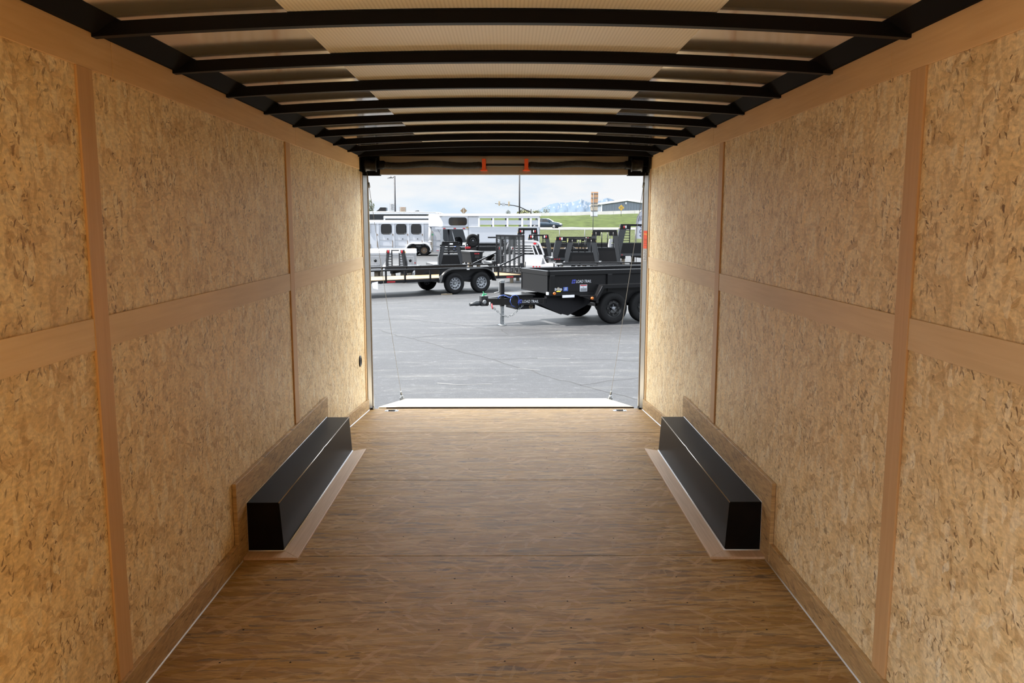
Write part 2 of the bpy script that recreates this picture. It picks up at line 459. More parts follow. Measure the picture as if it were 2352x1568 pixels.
# baseboards with their white sealant line
for side, sx, x in (('left', 1, XL), ('right', -1, XR)):
    b = MB(); t = sx * .018
    ya = 1.42 if side == 'left' else Y0
    b.box((x, ya, FZ), (x + t, 3.56, FZ + .095))
    b.hexa([(x, 5.45, FZ), (x + t, 5.45, FZ), (x + t, YB, FZ), (x, YB, FZ), (x, 5.45, FZ + .095), (x + t, 5.45, FZ + .095), (x + t, YB, FZ + .095), (x, YB, FZ + .095)])
    b.hexa([(x, YB, FZ), (x + t, YB, FZ), (x + t, 7.09, RZ + .004), (x, 7.09, RZ + .004), (x, YB, FZ + .095), (x + t, YB, FZ + .095), (x + t, 7.09, RZ + .10), (x, 7.09, RZ + .10)])
    bo = struct(b.build('baseboard_' + side, 'osb_base', bevel=.002))
    s = MB()
    s.tube([(x + t, ya, FZ), (x + t, 3.60, FZ)], .0045, 6)
    s.tube([(x + t, 5.45, FZ), (x + t, YB, FZ), (x + t, 7.10, RZ + .003)], .006, 6)
    s.build('sealant_line', 'seal', bo)['label'] = 'white sealant line along the floor'

# rear door frame
door = thing('door_1', None, None, (0, 0, 0), kind='structure')
for sx, x in ((1, XL), (-1, XR)):
    j = MB()
    j.prism([(x - sx * .045, 7.075, .60), (x + sx * .012, 7.075, .60), (x + sx * .038, 7.125, .60), (x + sx * .038, 7.165, .60), (x - sx * .06, 7.165, .60)], (0, 0, 2.08))
    j.build('jamb', 'alu_jamb', door, bevel=.003)
    MB().box((x + sx * .036, 7.15, .625), (x + sx * .046, 7.172, 2.66)).build('jamb_seal', 'alu', door)
    MB().box((x + sx * .03, 7.10, .615), (x + sx * .048, 7.18, .645)).build('hinge_block', 'black_steel', door)
MB().box((XL + .155, 7.085, 2.662), (XR - .185, 7.16, 2.815)).build('header', 'alu', door, bevel=.003)
for sx, x in ((1, XL), (-1, XR)):
    MB().box((x, 7.08, 2.655), (x + sx * (.156 if sx > 0 else .186), 7.165, 2.815)).build('corner_plate', 'black_paint', door)
MB().box((XL - .05, 7.0, 2.812), (XR + .05, 7.2, 2.9)).build('roof_edge_rail', 'black_paint', door)
MB().box((XL - .03, 7.16, .50), (XR + .03, 7.185, .618)).build('sill', 'alu', door)

# ------------------------------------------------------------------ roof bows
bow_y = [2.555, 3.15, 3.73, 4.29, 4.85, 5.40, 5.95, 6.48, 6.93]
ordn = ['nearest', 'second', 'third', 'fourth', 'fifth', 'sixth', 'seventh', 'eighth', 'ninth']
bow = None
for i, y in enumerate(bow_y):
    if bow is None:
        m = MB(); roof_strip(m, XL + .002, XR - .002, -.016, .016, 2.838, .040, 24)
        o = bow = m.build('roof_bow', 'black_paint')
    else:
        o = bow.copy(); C.objects.link(o)
    o.location = (0, y, 0)
    lab = ('black steel roof bow nearest the camera, first across the ceiling' if i == 0 else
           'black steel roof bow close in front of the rear door springs, last of the row' if i == 8 else
           'black steel roof bow across the ceiling, %s of nine counted from the camera' % ordn[i])
    tag(o, lab, 'roof bow', 'black roof bows across the ceiling')

# ------------------------------------------------------------------ wheel boxes
def wheel_box(side):
    sx = 1 if side == 'left' else -1
    x = XL + .018 if side == 'left' else XR - .018
    # backing board on the wall
    t = thing('wheel_box', 'black sheet metal wheel box with wooden floor flange along the %s wall' % ('left' if sx > 0 else 'right'), 'wheel box', (x, 3.69, FZ), 0, 'wheel boxes on the floor')
    Y = 1.715; xi_t = sx * .152; xi_b = sx * .168; zt = .246
    b = MB()
    b.prism([(0, .0, 0.0), (0, 0, zt), (xi_t, 0, zt), (xi_b, 0, 0)], (0, Y, 0))
    b.build('cover', 'box_metal', t, bevel=.0025)
    s = MB()
    s.tube([(0, -.002, zt), (0, Y, zt)], .004, 6).tube([(xi_b, -.002, .014), (xi_b, Y, .014)], .005, 6)
    s.tube([(0, -.003, .012), (0, -.003, zt)], .0025, 6).tube([(0, -.003, .013), (xi_b, -.003, .013)], .003, 6)
    s.build('sealant_line', 'seal', t)['label'] = 'white sealant line'
    e = MB(); e.tube([(xi_t, 0, zt), (xi_t, Y * .52, zt), (xi_t - sx * .004, Y * .56, zt - .002), (xi_t, Y * .6, zt), (xi_t, Y, zt)], .0028, 6)
    e.build('folded_edge', 'alu', t)['label'] = 'bright folded edge'
    fl = MB()
    fl.prism([(xi_b, 0, 0), (xi_b + sx * .083, -.083, 0), (xi_b + sx * .083, Y + .06, 0), (xi_b, Y, 0)], (0, 0, .012))
    fl.build('side_flange', 'flange_wood', t, bevel=.0015)
    fl = MB()
    fl.prism([(sx * .002, 0, 0), (sx * .002, -.083, 0), (xi_b + sx * .083, -.083, 0), (xi_b, 0, 0)], (0, 0, .012))
    fl.build('front_flange', 'flange_wood', t, bevel=.0015)
    bk = MB()
    bk.box((-sx * .0165, -.135, 0.0), (sx * .002, 1.76, .378))
    bk.build('backing_board', 'osb_base', t, bevel=.002)
    return t
wheel_box('left'); wheel_box('right')

# ------------------------------------------------------------------ small things inside
v = thing('wall_vent', 'round black vent low on the left wall beside the rear frame', 'vent', (XL, 6.79, 1.115))
MB().lathe([(.048, .0), (.048, .006), (.040, .010), (.034, .010), (.030, .004), (.004, .004)], (0, 0, 0), 'X', 28).build('rim', 'black_steel', v)
m = MB()
for k in range(4): m.box((.004, -.026, -.024 + k * .014), (.008, .026, -.019 + k * .014))
m.build('louvre', 'black_paint', v)

def tie_down(cx, lab):
    sl = math.atan((FZ - RZ) / (YR - YB))
    z = FZ - (7.03 - YB) * (FZ - RZ) / (YR - YB)
    t = thing('tie_down', lab, 'tie-down', (cx, 7.03, z), 0, 'recessed floor tie-downs')
    t.rotation_euler = (-sl, 0, 0)
    m = MB()
    m.prism([(-.058, -.03, 0), (-.058, .02, 0), (-.045, .045, 0), (.045, .045, 0), (.058, .02, 0), (.058, -.03, 0), (.045, -.045, 0), (-.045, -.045, 0)], (0, 0, .003))
    m.build('plate', 'zinc_plate', t, bevel=.001)
    MB().box((-.032, -.03, .0031), (.032, .03, .0036)).build('recess', 'black_steel', t)
    MB().tube([(-.024, .012, .007), (-.024, -.016, .009), (-.012, -.024, .009), (.012, -.024, .009), (.024, -.016, .009), (.024, .012, .007)], .005, 8).build('ring', 'galv', t)
    for px, py in ((-.045, -.03), (.045, -.03), (-.045, .03), (.045, .03)): MB().lathe([(.005, .003), (.004, .006)], (px, py, 0), 'Z', 8).build('bolt', 'galv', t)
tie_down(-1.012, 'zinc plated floor tie-down at the left end of the rear sill')
tie_down(.978, 'zinc plated floor tie-down at the right end of the rear sill')

# door spring assembly over the opening
SPY, SPZ = 7.02, 2.737
sp = thing('ramp_door_spring', 'black wrapped torsion spring assembly above the rear opening', 'door spring', (0, SPY, SPZ))
MB().tube([(XL + .03, 0, 0), (XR - .03, 0, 0)], .011, 12).build('shaft', 'black_steel', sp)
for x0, x1 in ((-1.06, -.215), (.175, 1.005)):
    m = MB(); N = 40; path = []; rad = []
    for i in range(N + 1):
        u = i / N
        path.append((x0 + (x1 - x0) * u, -.002, -.008 * math.sin(u * math.pi * 3) + .002)); rad.append(.026 + .0012 * (i % 2) - (.006 if i in (0, N) else 0))
    m.tube(path, rad, 14); o = m.build('spring', 'spring_sock', sp)
for bx in (-.197, .157):
    m = MB()
    m.box((bx - .016, -.03, -.036), (bx + .016, .066, .05)).box((bx - .022, -.036, -.046), (bx + .022, .012, -.036)).tube([(bx - .03, -.03, -.046), (bx + .03, -.03, -.046)], .006, 8)
    m.build('bracket', 'orange_plastic', sp, bevel=.003)
for sx, bx in ((1, -1.135), (-1, 1.085)):
    m = MB()
    m.lathe([(.030, -.055), (.057, -.052), (.057, -.044), (.050, -.040), (.050, .030), (.058, .034), (.058, .042), (.030, .046)], (bx, 0, 0), 'X', 28)
    m.build('cable_drum', 'black_steel', sp)
    m = MB(); m.lathe([(.034, .0), (.036, .05), (.022, .07)], (bx + sx * .05 - (.05 if sx < 0 else 0) * 1.0, 0, 0), 'X', 20); m.build('spring_cone', 'black_paint', sp)
    MB().box((bx - sx * .095, -.05, -.055), (bx - sx * .088, .07, .06)).build('end_plate', 'black_steel', sp)

# ramp door, lowered behind the trailer
rd = thing('ramp_door', 'pale wooden ramp door lowered from the rear sill to the asphalt', 'ramp door', (0, 0, 0))
RW0, RW1 = -1.155, 1.125
A, B = (7.205, .632), (9.17, .285)
m = MB(); th = .045
m.hexa([(RW0, A[0], A[1] - th), (RW1, A[0], A[1] - th), (RW1, B[0], B[1] - th), (RW0, B[0], B[1] - th), (RW0, A[0], A[1]), (RW1, A[0], A[1]), (RW1, B[0], B[1]), (RW0, B[0], B[1])])
m.build('deck', 'ramp_wood', rd, bevel=.004)
m = MB(); m.box((RW0 + .07, A[0] - .010, A[1] - .036), (RW1 + .003, A[0] - .0005, A[1] - .003)); m.build('edge_shade_strip', 'ramp_edge_shade', rd)  # dark strip paints the shaded gap along the brown ramp edge
m = MB()
m.hexa([(RW0 + .03, B[0] + .012, B[1] - .035), (RW1 - .03, B[0] + .012, B[1] - .035), (RW1 - .08, 9.62, .002), (RW0 + .08, 9.62, .002),
        (RW0 + .03, B[0] + .012, B[1] - .004), (RW1 - .03, B[0] + .012, B[1] - .004), (RW1 - .08, 9.62, .012), (RW0 + .08, 9.62, .012)])
m.build('flap', 'ramp_wood', rd)
m = MB(); m.tube([(RW0 + .03, B[0] + .006, B[1] - .018), (RW1 - .03, B[0] + .006, B[1] - .018)], .012, 10); m.build('hinge_rod', 'alu', rd)
for x in (RW0 - .02, RW1 + .015):
    m = MB(); m.box((x - .02, 8.93, .25), (x + .02, 8.98, .345)).lathe([(.016, 0), (.016, .02)], (x, 8.955, .345), 'Z', 12)
    m.build('cable_anchor', 'galv', rd)

def cable(p, q, lab):
    c = thing('lift_cable', lab, 'cable', p, 0, 'ramp lift cables')
    d = Vector(q) - Vector(p)
    path = [d * (i / 12) - Vector((0, 0, .02 * math.sin(math.pi * i / 12))) for i in range(13)]
    MB().tube(path, .0020, 6).build('wire', 'cable', c)
    k = 10.6 / 12
    MB().tube([d * .035, d * .05], .009, 8).build('clamp', 'galv', c)
    MB().tube([d * .975, d * .995], .010, 8).build('clamp', 'galv', c)
cable((-1.170, 6.985, 2.672), (-1.178, 8.955, .365), 'thin steel lift cable slanting down on the left of the rear opening')
cable((1.150, 6.985, 2.672), (1.142, 8.955, .365), 'thin steel lift cable slanting down on the right of the rear opening')

# stickers on the right jamb: the slanted inner face runs (x .012,7.075) to (.038,7.125)
mat('sticker_orange', (.85, .09, .01), .5)
mat('sticker_grey', (.55, .55, .54), .5)
mat('print_dark', (.05, .05, .05), .6)
mat('print_yellow', (.85, .60, .05), .5)
mat('print_white', (.8, .8, .8), .5)
def jamb_label(name, z0, z1, m, lab, lines):
    ca, sa = 7.0775 - 7.075, 0
    ang = math.atan2(.05, -.026)
    t = thing(name, lab, 'sticker', (XR - .0125, 7.0745, z0))
    ux = Vector((-.026, .05, 0)).normalized(); n = Vector((-ux.y, ux.x, 0))
    W_ = .052
    def quad(mb, a, b, c, d, off):
        p = [ux * a + Vector((0, 0, c)), ux * b + Vector((0, 0, c)), ux * b + Vector((0, 0, d)), ux * a + Vector((0, 0, d))]
        mb.prism([q + n * off for q in p], n * .0005)
    mb = MB(); quad(mb, .002, W_, 0, z1 - z0, .0006); mb.build('sheet', m, t)
    for (a, b, c, d, mm, nm) in lines:
        mb = MB(); quad(mb, a * W_, b * W_, c * (z1 - z0), d * (z1 - z0), .0012); mb.build(nm, mm, t)
jamb_label('warning_sticker', 2.040, 2.192, 'sticker_orange', 'orange warning sticker with a yellow line on the right door jamb',
           [(.08, .9, .80, .835, 'print_yellow', 'yellow_line'), (.06, .2, .74, .80, 'print_yellow', 'yellow_mark'), (.1, .9, .52, .535, 'print_dark', 'text_line'),
            (.1, .9, .44, .452, 'print_dark', 'text_line'), (.1, .85, .30, .312, 'print_dark', 'text_line'), (.1, .8, .18, .192, 'print_dark', 'text_line')])
jamb_label('instruction_sticker', 1.935, 2.036, 'sticker_grey', 'pale grey instruction sticker under the orange one on the right jamb',
           [(.15 + .1 * (k % 2), .85 - .12 * (k % 3), .08 + .09 * k, .11 + .09 * k, 'print_dark', 'text_line') for k in range(10)])

# ================================================================== outside
from math import sin, cos, pi
CAMH = 2.25
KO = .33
def at(u, v, Y):
    """world point seen at photo position u, v when it stands at depth Y"""
    c, s = cos(PITCH), sin(PITCH); cy, sy = cos(YAW), sin(YAW)
    a, b = (u - 1176) / PX_F, (784 - v) / PX_F
    d = Vector((sy * c + cy * a + sy * s * b, cy * c - sy * a + cy * s * b, -s + c * b))
    return Vector((0, 0, CAMH)) + d * (Y / d.y)

mat('grass', (0.073, 0.100, 0.026), .9, spec=.04, var=(.8, .35), bump=(6, .8))
mat('grass_dry', (0.085, 0.103, 0.035), .9, spec=.04, var=(1.2, .3), bump=(6, .8))
mat('road', (0.227, 0.212, 0.191), .85, var=(1.5, .08))
mat('concrete', (1.000, 0.955, 0.909), .8, var=(.6, .08))
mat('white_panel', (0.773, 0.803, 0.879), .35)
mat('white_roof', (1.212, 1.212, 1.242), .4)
mat('rust', (.26, .17, .10), .8)
mat('cream', (.55, .50, .42), .6)
mat('window_dark', (.012, .013, .015), .08, spec=.6)
mat('dark_band', (.035, .040, .046), .35, spec=.25)
mat('tyre', (.018, .018, .019), .75, spec=.08, bump=(60, .25))
mat('rim_grey', (.36, .38, .42), .4, metal=.3)
mat('rim_black', (.010, .010, .011), .35, spec=.2)
mat('red_lens', (0.667, 0.024, 0.036), .25)
mat('amber_lens', (.80, .20, .015), .3)
mat('yellow_lens', (.75, .42, .03), .3)
mat('white_lens', (1.273, 1.273, 1.303), .3)
mat('paper', (1.212, 1.212, 1.303), .6)
mat('blue_logo', (.03, .06, .55), .5)
mat('logo_white', (0.848, 0.879, 0.970), .5)
mat('blue_cable', (.04, .12, .55), .45)
mat('green_clip', (.01, .48, .17), .5)
mat('plate_alu', (.60, .61, .65), .4, metal=.3)
mat('alu_bed', (0.758, 0.758, 0.788), .42, metal=.35)
mat('pole_grey', (.07, .07, .08), .5, spec=.15)
mat('pole_dark', (.04, .038, .04), .5, spec=.15)
mat('pole_light', (.24, .25, .27), .5, spec=.2)
mat('signal_yellow', (.62, .40, .10), .5)
mat('sign_back', (.32, .21, .11), .6)
mat('sign_orange', (.85, .45, .22), .5)
mat('sign_cream', (.80, .66, .50), .5)
mat('sign_yellow', (.85, .50, .01), .5)
mat('sign_white', (.55, .57, .64), .5)
mat('sign_red', (.55, .20, .15), .5)
mat('grey_siding', (0.258, 0.303, 0.370), .5)
mat('car_blue', (.030, .060, .095), .22, metal=.3, spec=.6)
mat('foliage_dark', (.045, .075, .03), .8)
mat('foliage_light', (0.227, 0.242, 0.085), .8)
mat('foliage_mid', (.11, .15, .05), .8)
mat('bark', (.10, .08, .06), .9)
mat('mountain', (0.150, 0.200, 0.270), .95, spec=0.0, var=(.002, .12))  # pale blue distance haze is put into the base colour
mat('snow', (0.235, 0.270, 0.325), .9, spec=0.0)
mat('flag_white', (.62, .64, .72), .7)
mat('flag_ink', (.03, .03, .12), .7)
mat('brown_wood', (.22, .17, .11), .8)

def treadplate():
    m = bpy.data.materials.new('treadplate'); m.use_nodes = True
    g = NG(m); tc = g.n('TexCoord')
    ck = g.n('TexChecker'); ck.inputs['Scale'].default_value = 42
    ck.inputs['Color1'].default_value = (.34, .34, .35, 1); ck.inputs['Color2'].default_value = (.13, .125, .125, 1)
    mp = g.n('Mapping'); mp.inputs['Rotation'].default_value = (0, .78, 0); g.l(tc.outputs['Object'], mp.inputs[0]); g.l(mp.outputs[0], ck.inputs[0])
    g.l(ck.outputs[0], g.b.inputs['Base Color']); g.b.inputs['Roughness'].default_value = .35; g.b.inputs['Metallic'].default_value = .4
    MATS['treadplate'] = m
treadplate()

# ---- ground, bank, road, wall
gm = MB(); gm.box((-260, -60, -.3), (260, 96, 0))
rc = random.Random(9)
def crack(pts, w_, mi=1):
    """a jagged crack lying in the asphalt, pts in metres"""
    gm.mi = mi; P = []
    for (x0, y0), (x1, y1) in zip(pts, pts[1:]):
        n = max(2, int(math.hypot(x1 - x0, y1 - y0) / .22))
        for i in range(n): u = i / n; P.append((x0 + (x1 - x0) * u + rc.uniform(-.03, .03), y0 + (y1 - y0) * u + rc.uniform(-.05, .05)))
    P.append(pts[-1]); prev = None
    for i, (x, y) in enumerate(P):
        a_, b_ = P[max(0, i - 1)], P[min(len(P) - 1, i + 1)]
        d = Vector((b_[0] - a_[0], b_[1] - a_[1], 0)).normalized(); n_ = Vector((-d.y, d.x, 0)) * w_ * rc.uniform(.35, .9) * .5
        q = (gm.bm.verts.new(Vector((x, y, .0015 * mi)) + n_), gm.bm.verts.new(Vector((x, y, .0015 * mi)) - n_))
        if prev: gm._f([prev[0], prev[1], q[1], q[0]])
        prev = q
    gm.mi = 0
crack([(-2.77, 17.55), (-2.22, 16.57), (-1.85, 16.13), (-1.43, 15.41), (-0.83, 14.49), (-0.19, 13.54), (0.1, 12.95), (0.37, 12.55), (0.65, 12.0), (1.02, 11.43), (1.36, 10.91), (1.7, 10.36)], 0.045, 1)
crack([(-0.27, 13.68), (0.26, 13.69), (0.51, 13.76)], 0.05, 1)
crack([(0.51, 13.76), (1.05, 13.67)], 0.05, 2)
crack([(1.05, 13.67), (1.7, 13.58), (2.26, 13.44)], 0.04, 1)
crack([(1.03, 11.43), (1.48, 11.72), (1.99, 12.0)], 0.035, 1)
crack([(-1.86, 16.19), (-1.47, 16.64), (-0.95, 16.77), (0.12, 16.56), (0.85, 17.03), (2.81, 16.75)], 0.05, 1)
crack([(-3.86, 23.03), (-2.63, 24.07), (-1.02, 25.36), (-0.49, 25.82)], 0.05, 1)
crack([(-0.68, 17.91), (-0.15, 17.61), (0.01, 16.76)], 0.04, 1)
crack([(-3.2, 19.33), (-2.57, 19.6), (-1.56, 18.8), (-0.73, 18.07)], 0.05, 1)
crack([(0.16, 12.75), (0.5, 12.59)], 0.05, 2)
crack([(-1.03, 11.54), (-0.65, 11.41), (-0.22, 11.47)], 0.05, 2)
struct(gm.build('ground', ['asphalt', 'crack', 'crack_fill']))
def bank_z(x, y):
    top = 3.7 + max(-1.0, min(1.4, (x - 6) * .026))
    prof = [(95, -.02), (99, .15), (116, 1.46), (117, 1.52), (127, 1.66), (128, 1.70), (140, 2.95), (152, top - .15), (158, top), (600, top + .2)]
    for (a, za), (b, zb) in zip(prof, prof[1:]):
        if y <= b: return za + (zb - za) * max(0, (y - a) / (b - a))
    return prof[-1][1]
def strip(name, ys, m, xs=(-260, 260), nx=60, dz=0.0, seed=1, amp=0.0):
    b = MB(); rnd = random.Random(seed); rows = []
    for y in ys:
        rows.append([b.bm.verts.new((xs[0] + (xs[1] - xs[0]) * i / nx, y, bank_z(xs[0] + (xs[1] - xs[0]) * i / nx, y) + dz + rnd.uniform(-amp, amp))) for i in range(nx + 1)])
    b.smooth = True
    for A, B in zip(rows, rows[1:]):
        for i in range(nx): b._f([A[i], A[i + 1], B[i + 1], B[i]])
    return b.build(name, m)
o = strip('lower_verge', [95, 99, 103, 107, 111, 116], 'grass_dry', nx=120, seed=2, amp=.06); o['kind'] = 'structure'
o = strip('road', [116, 117, 127, 128], 'road'); o['kind'] = 'structure'
o = strip('grass_bank', [128, 132, 136, 140, 144, 148, 152, 158], 'grass', nx=160, seed=3, amp=.07); o['kind'] = 'structure'
o = strip('far_ground', [158, 240, 600], 'grass', nx=20); o['kind'] = 'structure'
b = MB(); N = 40
for i in range(N):
    x0, x1 = -60 + 4 * i, -60 + 4 * i + 3.97
    b.hexa([(x0, 157, bank_z(x0, 157) - .3), (x1, 157, bank_z(x1, 157) - .3), (x1, 157.3, bank_z(x1, 157) - .3), (x0, 157.3, bank_z(x0, 157) - .3),
            (x0, 157, bank_z(x0, 157) + .62), (x1, 157, bank_z(x1, 157) + .62), (x1, 157.3, bank_z(x1, 157) + .62), (x0, 157.3, bank_z(x0, 157) + .62)])
tag(b.build('roadside_barrier', 'concrete'), 'long pale concrete barrier along the top of the grass bank', 'barrier', kind='thing')
# kerb of the road
b = MB()
for i in range(60): b.hexa([(-60 + 4 * i, 116.0, bank_z(0, 116)), (-56 + 4 * i, 116.0, bank_z(0, 116)), (-56 + 4 * i, 116.4, bank_z(0, 116)), (-60 + 4 * i, 116.4, bank_z(0, 116)),
                            (-60 + 4 * i, 116.0, 1.66), (-56 + 4 * i, 116.0, 1.66), (-56 + 4 * i, 116.4, 1.66), (-60 + 4 * i, 116.4, 1.66)])
struct(b.build('kerb', 'concrete'))

# mountains
def mountains():
    rnd = random.Random(11); Y = 4200
    ridge = [(1200, 492), (1236, 484), (1250, 475), (1262, 470), (1280, 466), (1290, 465), (1300, 466), (1316, 463), (1326, 461), (1335, 457), (1345, 462), (1360, 466), (1376, 462), (1388, 457), (1395, 454), (1408, 459), (1420, 464), (1450, 470), (1480, 474), (1560, 482)]
    b = MB(); pts = []
    for (u0, v0), (u1, v1) in zip(ridge, ridge[1:]):
        k = max(2, int((u1 - u0) / 3))
        for i in range(k):
            u = u0 + (u1 - u0) * i / k; pts.append((u, v0 + (v1 - v0) * i / k + rnd.uniform(-.7, .7)))
    rows = []; n = 12
    for j in range(n + 1):
        t = j / n; row = []
        for i, (u, v) in enumerate(pts):
            p = at(u, v, Y); h = p.z * (1 - t) + 1.0 * t
            yy = Y - 700 * t + 50 * sin(i * .9 + t * 5) * t
            row.append(b.bm.verts.new((p.x * yy / Y + (rnd.uniform(-4, 4) if t else 0), yy, h + (rnd.uniform(-2.5, 2.5) if 0 < t < 1 else 0))))
        rows.append(row)
    top = max(r.co.z for r in rows[0]); b.smooth = True
    for j in range(n):
        for i in range(len(pts) - 1):
            zz = rows[j][i].co.z
            b.mi = 1 if (zz > top * .62 and rnd.random() < .16) else 0
            b._f([rows[j][i], rows[j][i + 1], rows[j + 1][i + 1], rows[j + 1][i]])
    o = b.build('mountains', ['mountain', 'snow']); o['kind'] = 'structure'
mountains()

# grey building on the right
def building():
    Y = 230; L = at(1381, 469, Y); Rg = at(1440, 461, Y); g0 = bank_z(30, 230) - .1
    t = thing('metal_building', 'grey metal sided building with a white roof line on the hill', 'building', (L.x, Y, g0))
    w2 = (Rg.x - L.x) * 2; ze = L.z - g0; zr = Rg.z - g0
    MB().prism([(0, 0, 0), (w2, 0, 0), (w2, 0, ze), (w2 / 2, 0, zr), (0, 0, ze)], (0, 30, 0)).build('walls', 'grey_siding', t)
    b = MB()
    for x in [i * .75 for i in range(1, int(w2 / .75))]:
        b.box((x - .04, -.06, 0), (x + .04, 0, ze + (zr - ze) * (1 - abs(x / w2 * 2 - 1)) - .1))
    b.build('siding_rib', 'grey_siding', t)['kind'] = 'stuff'
    b = MB(); b.bar((-.4, -.2, ze + .15), (w2 / 2, -.2, zr + .25), .5, .55).bar((w2 / 2, -.2, zr + .25), (w2 + .4, -.2, ze + .15), .5, .55)
    b.hexa([(-.4, 0, ze), (w2 / 2, 0, zr), (w2 / 2, 30, zr), (-.4, 30, ze), (-.4, 0, ze + .4), (w2 / 2, 0, zr + .4), (w2 / 2, 30, zr + .4), (-.4, 30, ze + .4)])
    b.hexa([(w2 / 2, 0, zr), (w2 + .4, 0, ze), (w2 + .4, 30, ze), (w2 / 2, 30, zr), (w2 / 2, 0, zr + .4), (w2 + .4, 0, ze + .4), (w2 + .4, 30, ze + .4), (w2 / 2, 30, zr + .4)])
    b.build('roof', 'white_roof', t)
    MB().box((0, -.15, 0), (.25, 0, ze)).build('corner_trim', 'white_roof', t)
    c = at(1437.5, 466.5, Y) - Vector((L.x, Y, g0))
    MB().box((c.x - .2, -.2, c.z - .28), (c.x + .2, 0, c.z + .28)).build('gable_vent', 'white_roof', t)  # small vent box on the gable
building()

# trees
def tree(u, vt, vb, hw, Y, leaf, lab, density=700, seed=1, group=None):
    p = at(u, vt, Y); g0 = bank_z(p.x, Y); q = at(u + hw, vt, Y); R_ = q.x - p.x; H_ = p.z - g0
    if vb: lo = at(u, vb, Y).z - g0
    else: lo = H_ * .3
    t = thing('tree', lab, 'tree', (p.x, Y, g0))
    rnd = random.Random(seed)
    b = MB(); b.tube([(0, 0, 0), (.05 * R_, 0, H_ * .4), (0, 0, H_ * .8)], [R_ * .09, R_ * .06, R_ * .02], 7)
    for k in range(5):
        a = rnd.uniform(0, 6.28); b.tube([(0, 0, H_ * (.3 + .08 * k)), (cos(a) * R_ * .5, sin(a) * R_ * .5, H_ * (.5 + .08 * k))], [R_ * .035, R_ * .01], 5)
    b.build('trunk', 'bark', t)
    b = MB(); c = (lo + H_) / 2; rz_ = (H_ - lo) / 2
    for _ in range(density):
        while True:
            d = Vector((rnd.uniform(-1, 1), rnd.uniform(-1, 1), rnd.uniform(-1, 1)))
            if .25 < d.length < 1: break
        d *= 1 + .18 * sin(d.x * 7 + seed) * sin(d.z * 6)
        pc = Vector((d.x * R_, d.y * R_, c + d.z * rz_)); s = R_ * rnd.uniform(.05, .12)
        a = Vector((rnd.uniform(-1, 1), rnd.uniform(-1, 1), rnd.uniform(-1, 1))).normalized() * s
        e = a.cross(Vector((rnd.uniform(-1, 1), rnd.uniform(-1, 1), rnd.uniform(-1, 1)))).normalized() * s * .7
        b._f([b.bm.verts.new(pc + a), b.bm.verts.new(pc + e), b.bm.verts.new(pc - a), b.bm.verts.new(pc - e)])
    o = b.build('crown', leaf, t); o['kind'] = 'stuff'
    return t
tree(846, 459, 490, 14, 120, 'foliage_mid', 'green tree standing behind the trailers beside the left door jamb', 900, 3)
tree(1167, 482.5, 494, 6, 190, 'foliage_dark', 'small round dark green tree beyond the white stock trailer', 500, 5)
tree(1203, 481.5, 498, 17, 210, 'foliage_light', 'low yellow green tree behind the tall pole', 700, 6)
tree(1232, 481.5, 498, 12, 205, 'foliage_light', 'low yellow green tree right of the traffic signal post', 600, 8)
tree(1254, 475, 496, 9, 200, 'foliage_light', 'sparse pale budding tree in front of the mountains', 330, 9)

# ---- poles, signs, signals
def pole_thing(name, lab, cat, u, vt, Y, r, m, group=None):
    p = at(u, vt, Y); g0 = bank_z(p.x, Y) if Y > 95 else 0
    t = thing(name, lab, cat, (p.x, Y, g0), 0, group)
    MB().tube([(0, 0, 0), (0, 0, p.z - g0)], r, 10).build('pole', m, t)
    return t, p.z - g0
t, h = pole_thing('street_light', 'thin street light pole with an arm pointing left', 'street light', 906.3, 404, 90, .085, 'pole_grey')
s = 90 / 1909
MB().tube([(0, 0, h - .05), (-.12, 0, h - .12), (-4 * s, 0, h - .19), (-9 * s, 0, h - .17)], .045, 8).build('arm', 'pole_grey', t)
MB().hexa([(-17 * s, -.12, h - .24), (-8 * s, -.12, h - .24), (-8 * s, .12, h - .24), (-17 * s, .12, h - .24), (-17 * s, -.08, h - .19), (-8 * s, -.1, h - .10), (-8 * s, .1, h - .10), (-17 * s, .08, h - .19)]).build('lamp_head', 'pole_grey', t)
MB().box((-8.6 * s, -.05, h - .12), (-8 * s, .05, h + .02)).build('sensor', 'pole_grey', t)
t, h = pole_thing('utility_pole', 'tall dark pole rising past the top of the opening', 'pole', 1193.3, 370, 95, .085, 'pole_dark')
MB().tube([(0, 0, h - .1), (-1.2, 0, h + .1)], .05, 8).build('arm', 'pole_dark', t)
def signal():
    Y = 150; p = at(1219.5, 480, Y); g0 = bank_z(p.x, Y)
    t = thing('traffic_signal', 'traffic signal mast with a long curved arm and two yellow signals', 'traffic signal', (p.x, Y, g0))
    def L(u, v): q = at(u, v, Y); return Vector((q.x - p.x, 0, q.z - g0))
    MB().tube([(0, 0, 0), (0, 0, p.z - g0)], .10, 10).build('post', 'pole_grey', t)
    MB().tube([L(1219, 487), L(1209, 482.5), L(1198, 477), L(1192, 474.5), L(1180, 471.7), L(1165, 470.2), L(1150, 468.5), L(1137, 467.2)], [.10, .10, .09, .09, .08, .07, .06, .05], 8).build('mast_arm', 'pole_grey', t)
    for u, v in ((1146.8, 467), (1169, 468)):
        a = L(u, v); hh = .40
        b = MB(); b.box((a.x - .13, -.22, a.z - hh), (a.x + .13, -.05, a.z + hh))
        o = b.build('signal_head', 'signal_yellow', t)
        b = MB()
        for k in (-1, 0, 1): b.lathe([(.10, -.34), (.11, -.22)], (a.x, 0, a.z + k * .25), 'Y', 12)
        b.build('visor', 'sign_cream', o)
    a = L(1156.5, 469.5)
    MB().box((a.x - .26, -.12, a.z - .26), (a.x + .26, -.08, a.z + .28)).build('street_sign', 'sign_white', t)
signal()
